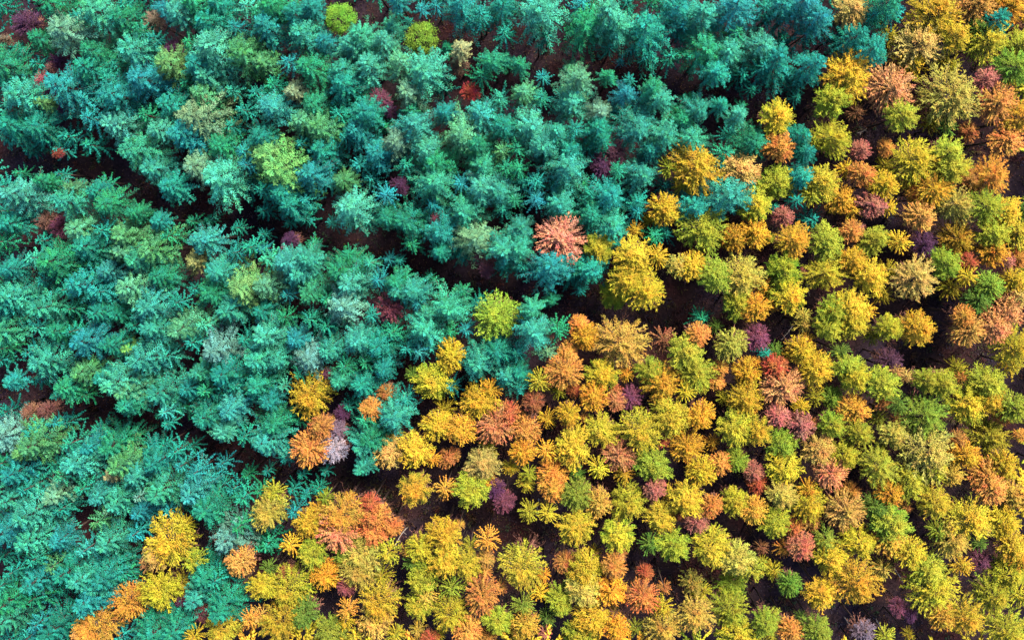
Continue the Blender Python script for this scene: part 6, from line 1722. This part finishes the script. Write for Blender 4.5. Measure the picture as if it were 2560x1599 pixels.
('spruce',-0.09,28.65,14.90,2.61,'.p'),
('spruce',-62.59,-40.74,14.04,2.86,'.t'),
('spruce',13.99,32.00,14.74,2.34,'.tp'),
('spruce',-44.64,27.86,14.04,2.87,'.t'),
('spruce',34.74,37.76,15.05,3.07,'.tb'),
('spruce',-15.33,37.60,14.37,3.09,'.v'),
('spruce',-38.93,28.56,14.38,2.64,'.p'),
('spruce',21.54,27.94,14.09,2.47,'.v'),
('spruce',19.24,35.89,15.82,2.35,'.v'),
('spruce',-6.46,28.48,14.77,2.73,'.tb'),
('spruce',-51.91,-51.02,15.08,2.72,'.tp'),
]}
LOW = {k: [crown_points(k, RREF[k], f, 700 + i) for i in range(5)] for k, f in (('open', 0.10), ('fuzzy', 0.05), ('spruce', 0.10))}
FAR = {k: [crown_points(k, RREF[k], -0.9, 800 + i) for i in range(2)] for k in ('open', 'spruce')}      # beyond the frame's edge: coarser
def understorey(name, rows, label, cat):
    VV, FF, TT, MM = [], [], [], []; off = 0
    for i, (kind, x, y, h, r, code) in enumerate(rows):
        jr = np.random.default_rng(9000 + i)
        P0, P1, W, T, wood = LOW[kind][int(jr.integers(5))] if not code.startswith('.') else FAR[kind][int(jr.integers(2))]; code = code.lstrip('.')
        n = len(P0); s = r / RREF[kind]; a = jr.uniform(0, 6.283)
        rot = np.array([[math.cos(a), -math.sin(a), 0], [math.sin(a), math.cos(a), 0], [0, 0, 1]])
        v = (spindles(P0, P1, W).reshape(-1, 3) * np.array([s, s, s ** .7])) @ rot.T + np.array([x, y, h])
        VV.append(v); FF.append((TRI[None] + (np.arange(n) * 5)[:, None, None]).reshape(-1, 3) + off); off += len(v)
        TT.append(np.repeat(T, 5, axis=0) * tree_colour(code, kind, jr)); MM.append(np.zeros(n * 6, int))
        v, f = tube([[x, y, -.3], [x, y, h * .5], [x, y, h - .1]], np.array([.11, .08, .02]), 5)
        VV.append(v); FF.append(f + off); off += len(v); TT.append(np.ones((len(v), 3))); MM.append(np.ones(len(f), int))
    me = tri_mesh(name, np.concatenate(VV), np.concatenate(FF), np.concatenate(TT), (M_NEEDLE, M_WOOD), np.concatenate(MM))
    o = bpy.data.objects.new(name, me); col.objects.link(o)
    o['kind'] = 'stuff'; o['label'] = label; o['category'] = cat
understorey('spruce_understorey', UNDER['spruce'], 'smaller dark teal spruces crowded between the tall spruce crowns', 'young spruces')
understorey('larch_understorey', UNDER['larch'], 'small olive and brown larches crowded beneath the larch crowns', 'young larches')

# ------------------------------------------------------------------ undergrowth along the rides
RIDES = [
[(-26.6,27.5),(-22.9,25.8),(-18.2,24.3),(-13.5,23.2),(-8.9,21.7),(-4.2,20.0),(0.0,19.5),(5.1,19.1),(9.8,18.2),(14.0,17.3),(16.8,15.6),(23.3,14.5),(29.4,13.5),(33.1,12.1),(38.7,11.0),(45.7,10.0),(50.9,9.1),(55.1,7.5),(58.3,5.1)],
[(-64.9,8.5),(-59.3,7.5),(-53.7,6.3),(-49.5,5.4),(-46.7,3.7),(-43.4,2.0),(-38.7,1.4),(-35.0,-0.0),(-30.8,-0.7),(-27.5,-0.9),(-23.3,-1.6),(-19.1,-3.3),(-14.5,-4.7),(-9.8,-5.8),(-5.1,-7.2),(-0.9,-8.4),(4.2,-9.1),(9.8,-9.8),(15.4,-9.3),(20.5,-10.7),(24.7,-11.7),(28.5,-13.1)],
[(39.2,-13.5),(42.5,-14.5),(45.7,-15.4),(49.0,-13.5),(50.9,-14.0),(56.5,-17.0),(59.3,-17.7)],
[(-64.9,-19.1),(-60.2,-19.8),(-55.1,-21.0),(-50.4,-22.2),(-44.3,-23.8),(-39.2,-24.8),(-35.0,-26.6),(-30.3,-28.9),(-25.7,-29.9),(-21.9,-29.4),(-18.2,-31.7),(-14.0,-33.4),(-9.3,-33.8),(-4.2,-34.8),(1.4,-36.9),(7.0,-37.9),(12.6,-39.0),(17.7,-40.1),(23.3,-42.2),(28.5,-43.9),(34.1,-44.8),(39.7,-45.3),(44.3,-47.1),(48.1,-49.5)],
]
def undergrowth():
    P0, P1, W, T = [], [], [], []
    pal = np.array([[.085, .030, .030], [.070, .045, .060], [.060, .060, .025], [.11, .035, .020], [.045, .040, .065], [.035, .07, .03]])
    for line in RIDES:
        for (ax, ay), (bx, by) in zip(line[:-1], line[1:]):
            L = math.hypot(bx - ax, by - ay)
            for k in range(int(L * 4.0)):
                f = rng.uniform(); o = rng.normal(0, 1.5)
                x = ax + (bx - ax) * f - (by - ay) / L * o; y = ay + (by - ay) * f + (bx - ax) / L * o
                hh = rng.uniform(.25, .9); c = pal[rng.integers(6)] * rng.uniform(.35, .95)
                for m in range(7):                                  # fallen needles and leaves
                    a = rng.uniform(0, 6.283); lx, ly = x + rng.normal(0, 1.2), y + rng.normal(0, 1.2)
                    P0.append([lx, ly, .20]); P1.append([lx + .16 * math.cos(a), ly + .16 * math.sin(a), .24])
                    W.append(.05); T.append(np.array([[.16, .06, .02], [.14, .10, .02], [.10, .04, .03], [.08, .06, .07]])[rng.integers(4)] * rng.uniform(.3, .9))
                for m in range(14):
                    a = rng.uniform(0, 6.283); q = rng.uniform(.1, .55)
                    P0.append([x + .1 * math.cos(a), y + .1 * math.sin(a), -.05])
                    P1.append([x + q * math.cos(a), y + q * math.sin(a), hh * rng.uniform(.4, 1)])
                    W.append(.035); T.append(c * rng.uniform(.7, 1.3))
    warm = np.array([[.10, .050, .022], [.075, .070, .020], [.11, .040, .030], [.06, .05, .03]])
    for row in TREES:                                              # bramble and bracken under the larches
        if row[6] != 'larch_tree': continue
        for k in range(6):
            x, y = row[1] + rng.normal(0, 1.6), row[2] + rng.normal(0, 1.6); hh = rng.uniform(.4, 1.8); c = warm[rng.integers(4)] * rng.uniform(.5, 1.2)
            for m in range(12):
                a = rng.uniform(0, 6.283); q = rng.uniform(.2, .9)
                P0.append([x + .15 * math.cos(a), y + .15 * math.sin(a), -.05])
                P1.append([x + q * math.cos(a), y + q * math.sin(a), hh * rng.uniform(.4, 1)]); W.append(.04); T.append(c * rng.uniform(.7, 1.3))
    P0, P1, W, T = map(np.array, (P0, P1, W, T)); n = len(P0)
    V = spindles(P0, P1, W).reshape(-1, 3); F = (TRI[None] + (np.arange(n) * 5)[:, None, None]).reshape(-1, 3)
    me = tri_mesh('undergrowth', V, F, np.repeat(T, 5, axis=0), (M_NEEDLE,))
    o = bpy.data.objects.new('undergrowth', me); col.objects.link(o)
    o['kind'] = 'stuff'; o['label'] = 'dark bracken, bramble and fallen needles on the forest floor'; o['category'] = 'undergrowth'
undergrowth()

# ------------------------------------------------------------------ pale dead stems lying or leaning in the gaps
STEMS = [
((39.67,0.73,3.20),(40.83,0.77,3.30),(42.12,0.87,3.40),0.1,'pale straight dead stem lying between two larches'),
((29.48,-11.73,0.30),(28.62,-12.56,1.50),(27.54,-13.24,3.00),0.07,'pale leaning dead stem at the edge of the ride'),
((-15.37,-35.20,0.30),(-16.19,-35.65,2.00),(-16.46,-36.63,4.00),0.07,'thin curved dead stem in the lower ride'),
((50.69,-4.05,0.50),(51.21,-4.00,0.60),(51.82,-3.95,0.70),0.06,'short pale stick beside the red larch'),
((31.06,-6.80,0.30),(30.77,-7.27,2.00),(30.51,-8.07,4.00),0.06,'thin grey dead stem beside a yellow larch'),
((-0.42,-33.73,1.00),(-0.32,-31.72,5.00),(-0.13,-29.91,9.00),0.07,'bent grey dead stem between two lime larches'),
((39.38,-38.18,6.50),(40.02,-38.99,6.00),(40.86,-40.37,5.00),0.06,'pale bare stem beside the olive larch'),
((35.42,-45.67,0.20),(35.82,-46.31,0.80),(36.01,-46.77,1.50),0.06,'thin pale stem on the ride floor'),
((36.81,10.58,0.20),(37.35,10.53,0.80),(37.70,11.00,1.40),0.06,'grey fallen branch in the upper ride'),
((39.14,-45.90,0.20),(39.34,-46.50,0.50),(39.68,-47.02,0.60),0.05,'small grey stick at the end of the ride'),
]
for (a, b, c, rad, label) in STEMS:
    s = np.linspace(0, 1, 6)[:, None]; a, b, c = map(np.array, (a, b, c))
    path = (1 - s) ** 2 * a + 2 * s * (1 - s) * b + s ** 2 * c
    v, f = tube(path, np.linspace(rad, rad * .35, 6), 6)
    VV, FF, off = [v], [f], len(v)
    for k in range(5):
        p = path[1 + k % 4] + (path[2 + k % 4] - path[1 + k % 4]) * rng.uniform(0, 1); dd = unit(rng.normal(0, 1, 3))
        v, f = tube([p, p + dd * .25, p + dd * .5 + np.array([0, 0, .05])], np.array([rad * .4, rad * .3, rad * .1]), 4)
        VV.append(v); FF.append(f + off); off += len(v)
    me = tri_mesh('dead_stem', np.concatenate(VV), np.concatenate(FF), None, (M_DEAD,))
    o = bpy.data.objects.new('dead_stem', me); col.objects.link(o)
    o['label'] = label; o['category'] = 'dead stem'; o['group'] = 'pale dead stems in the gaps'
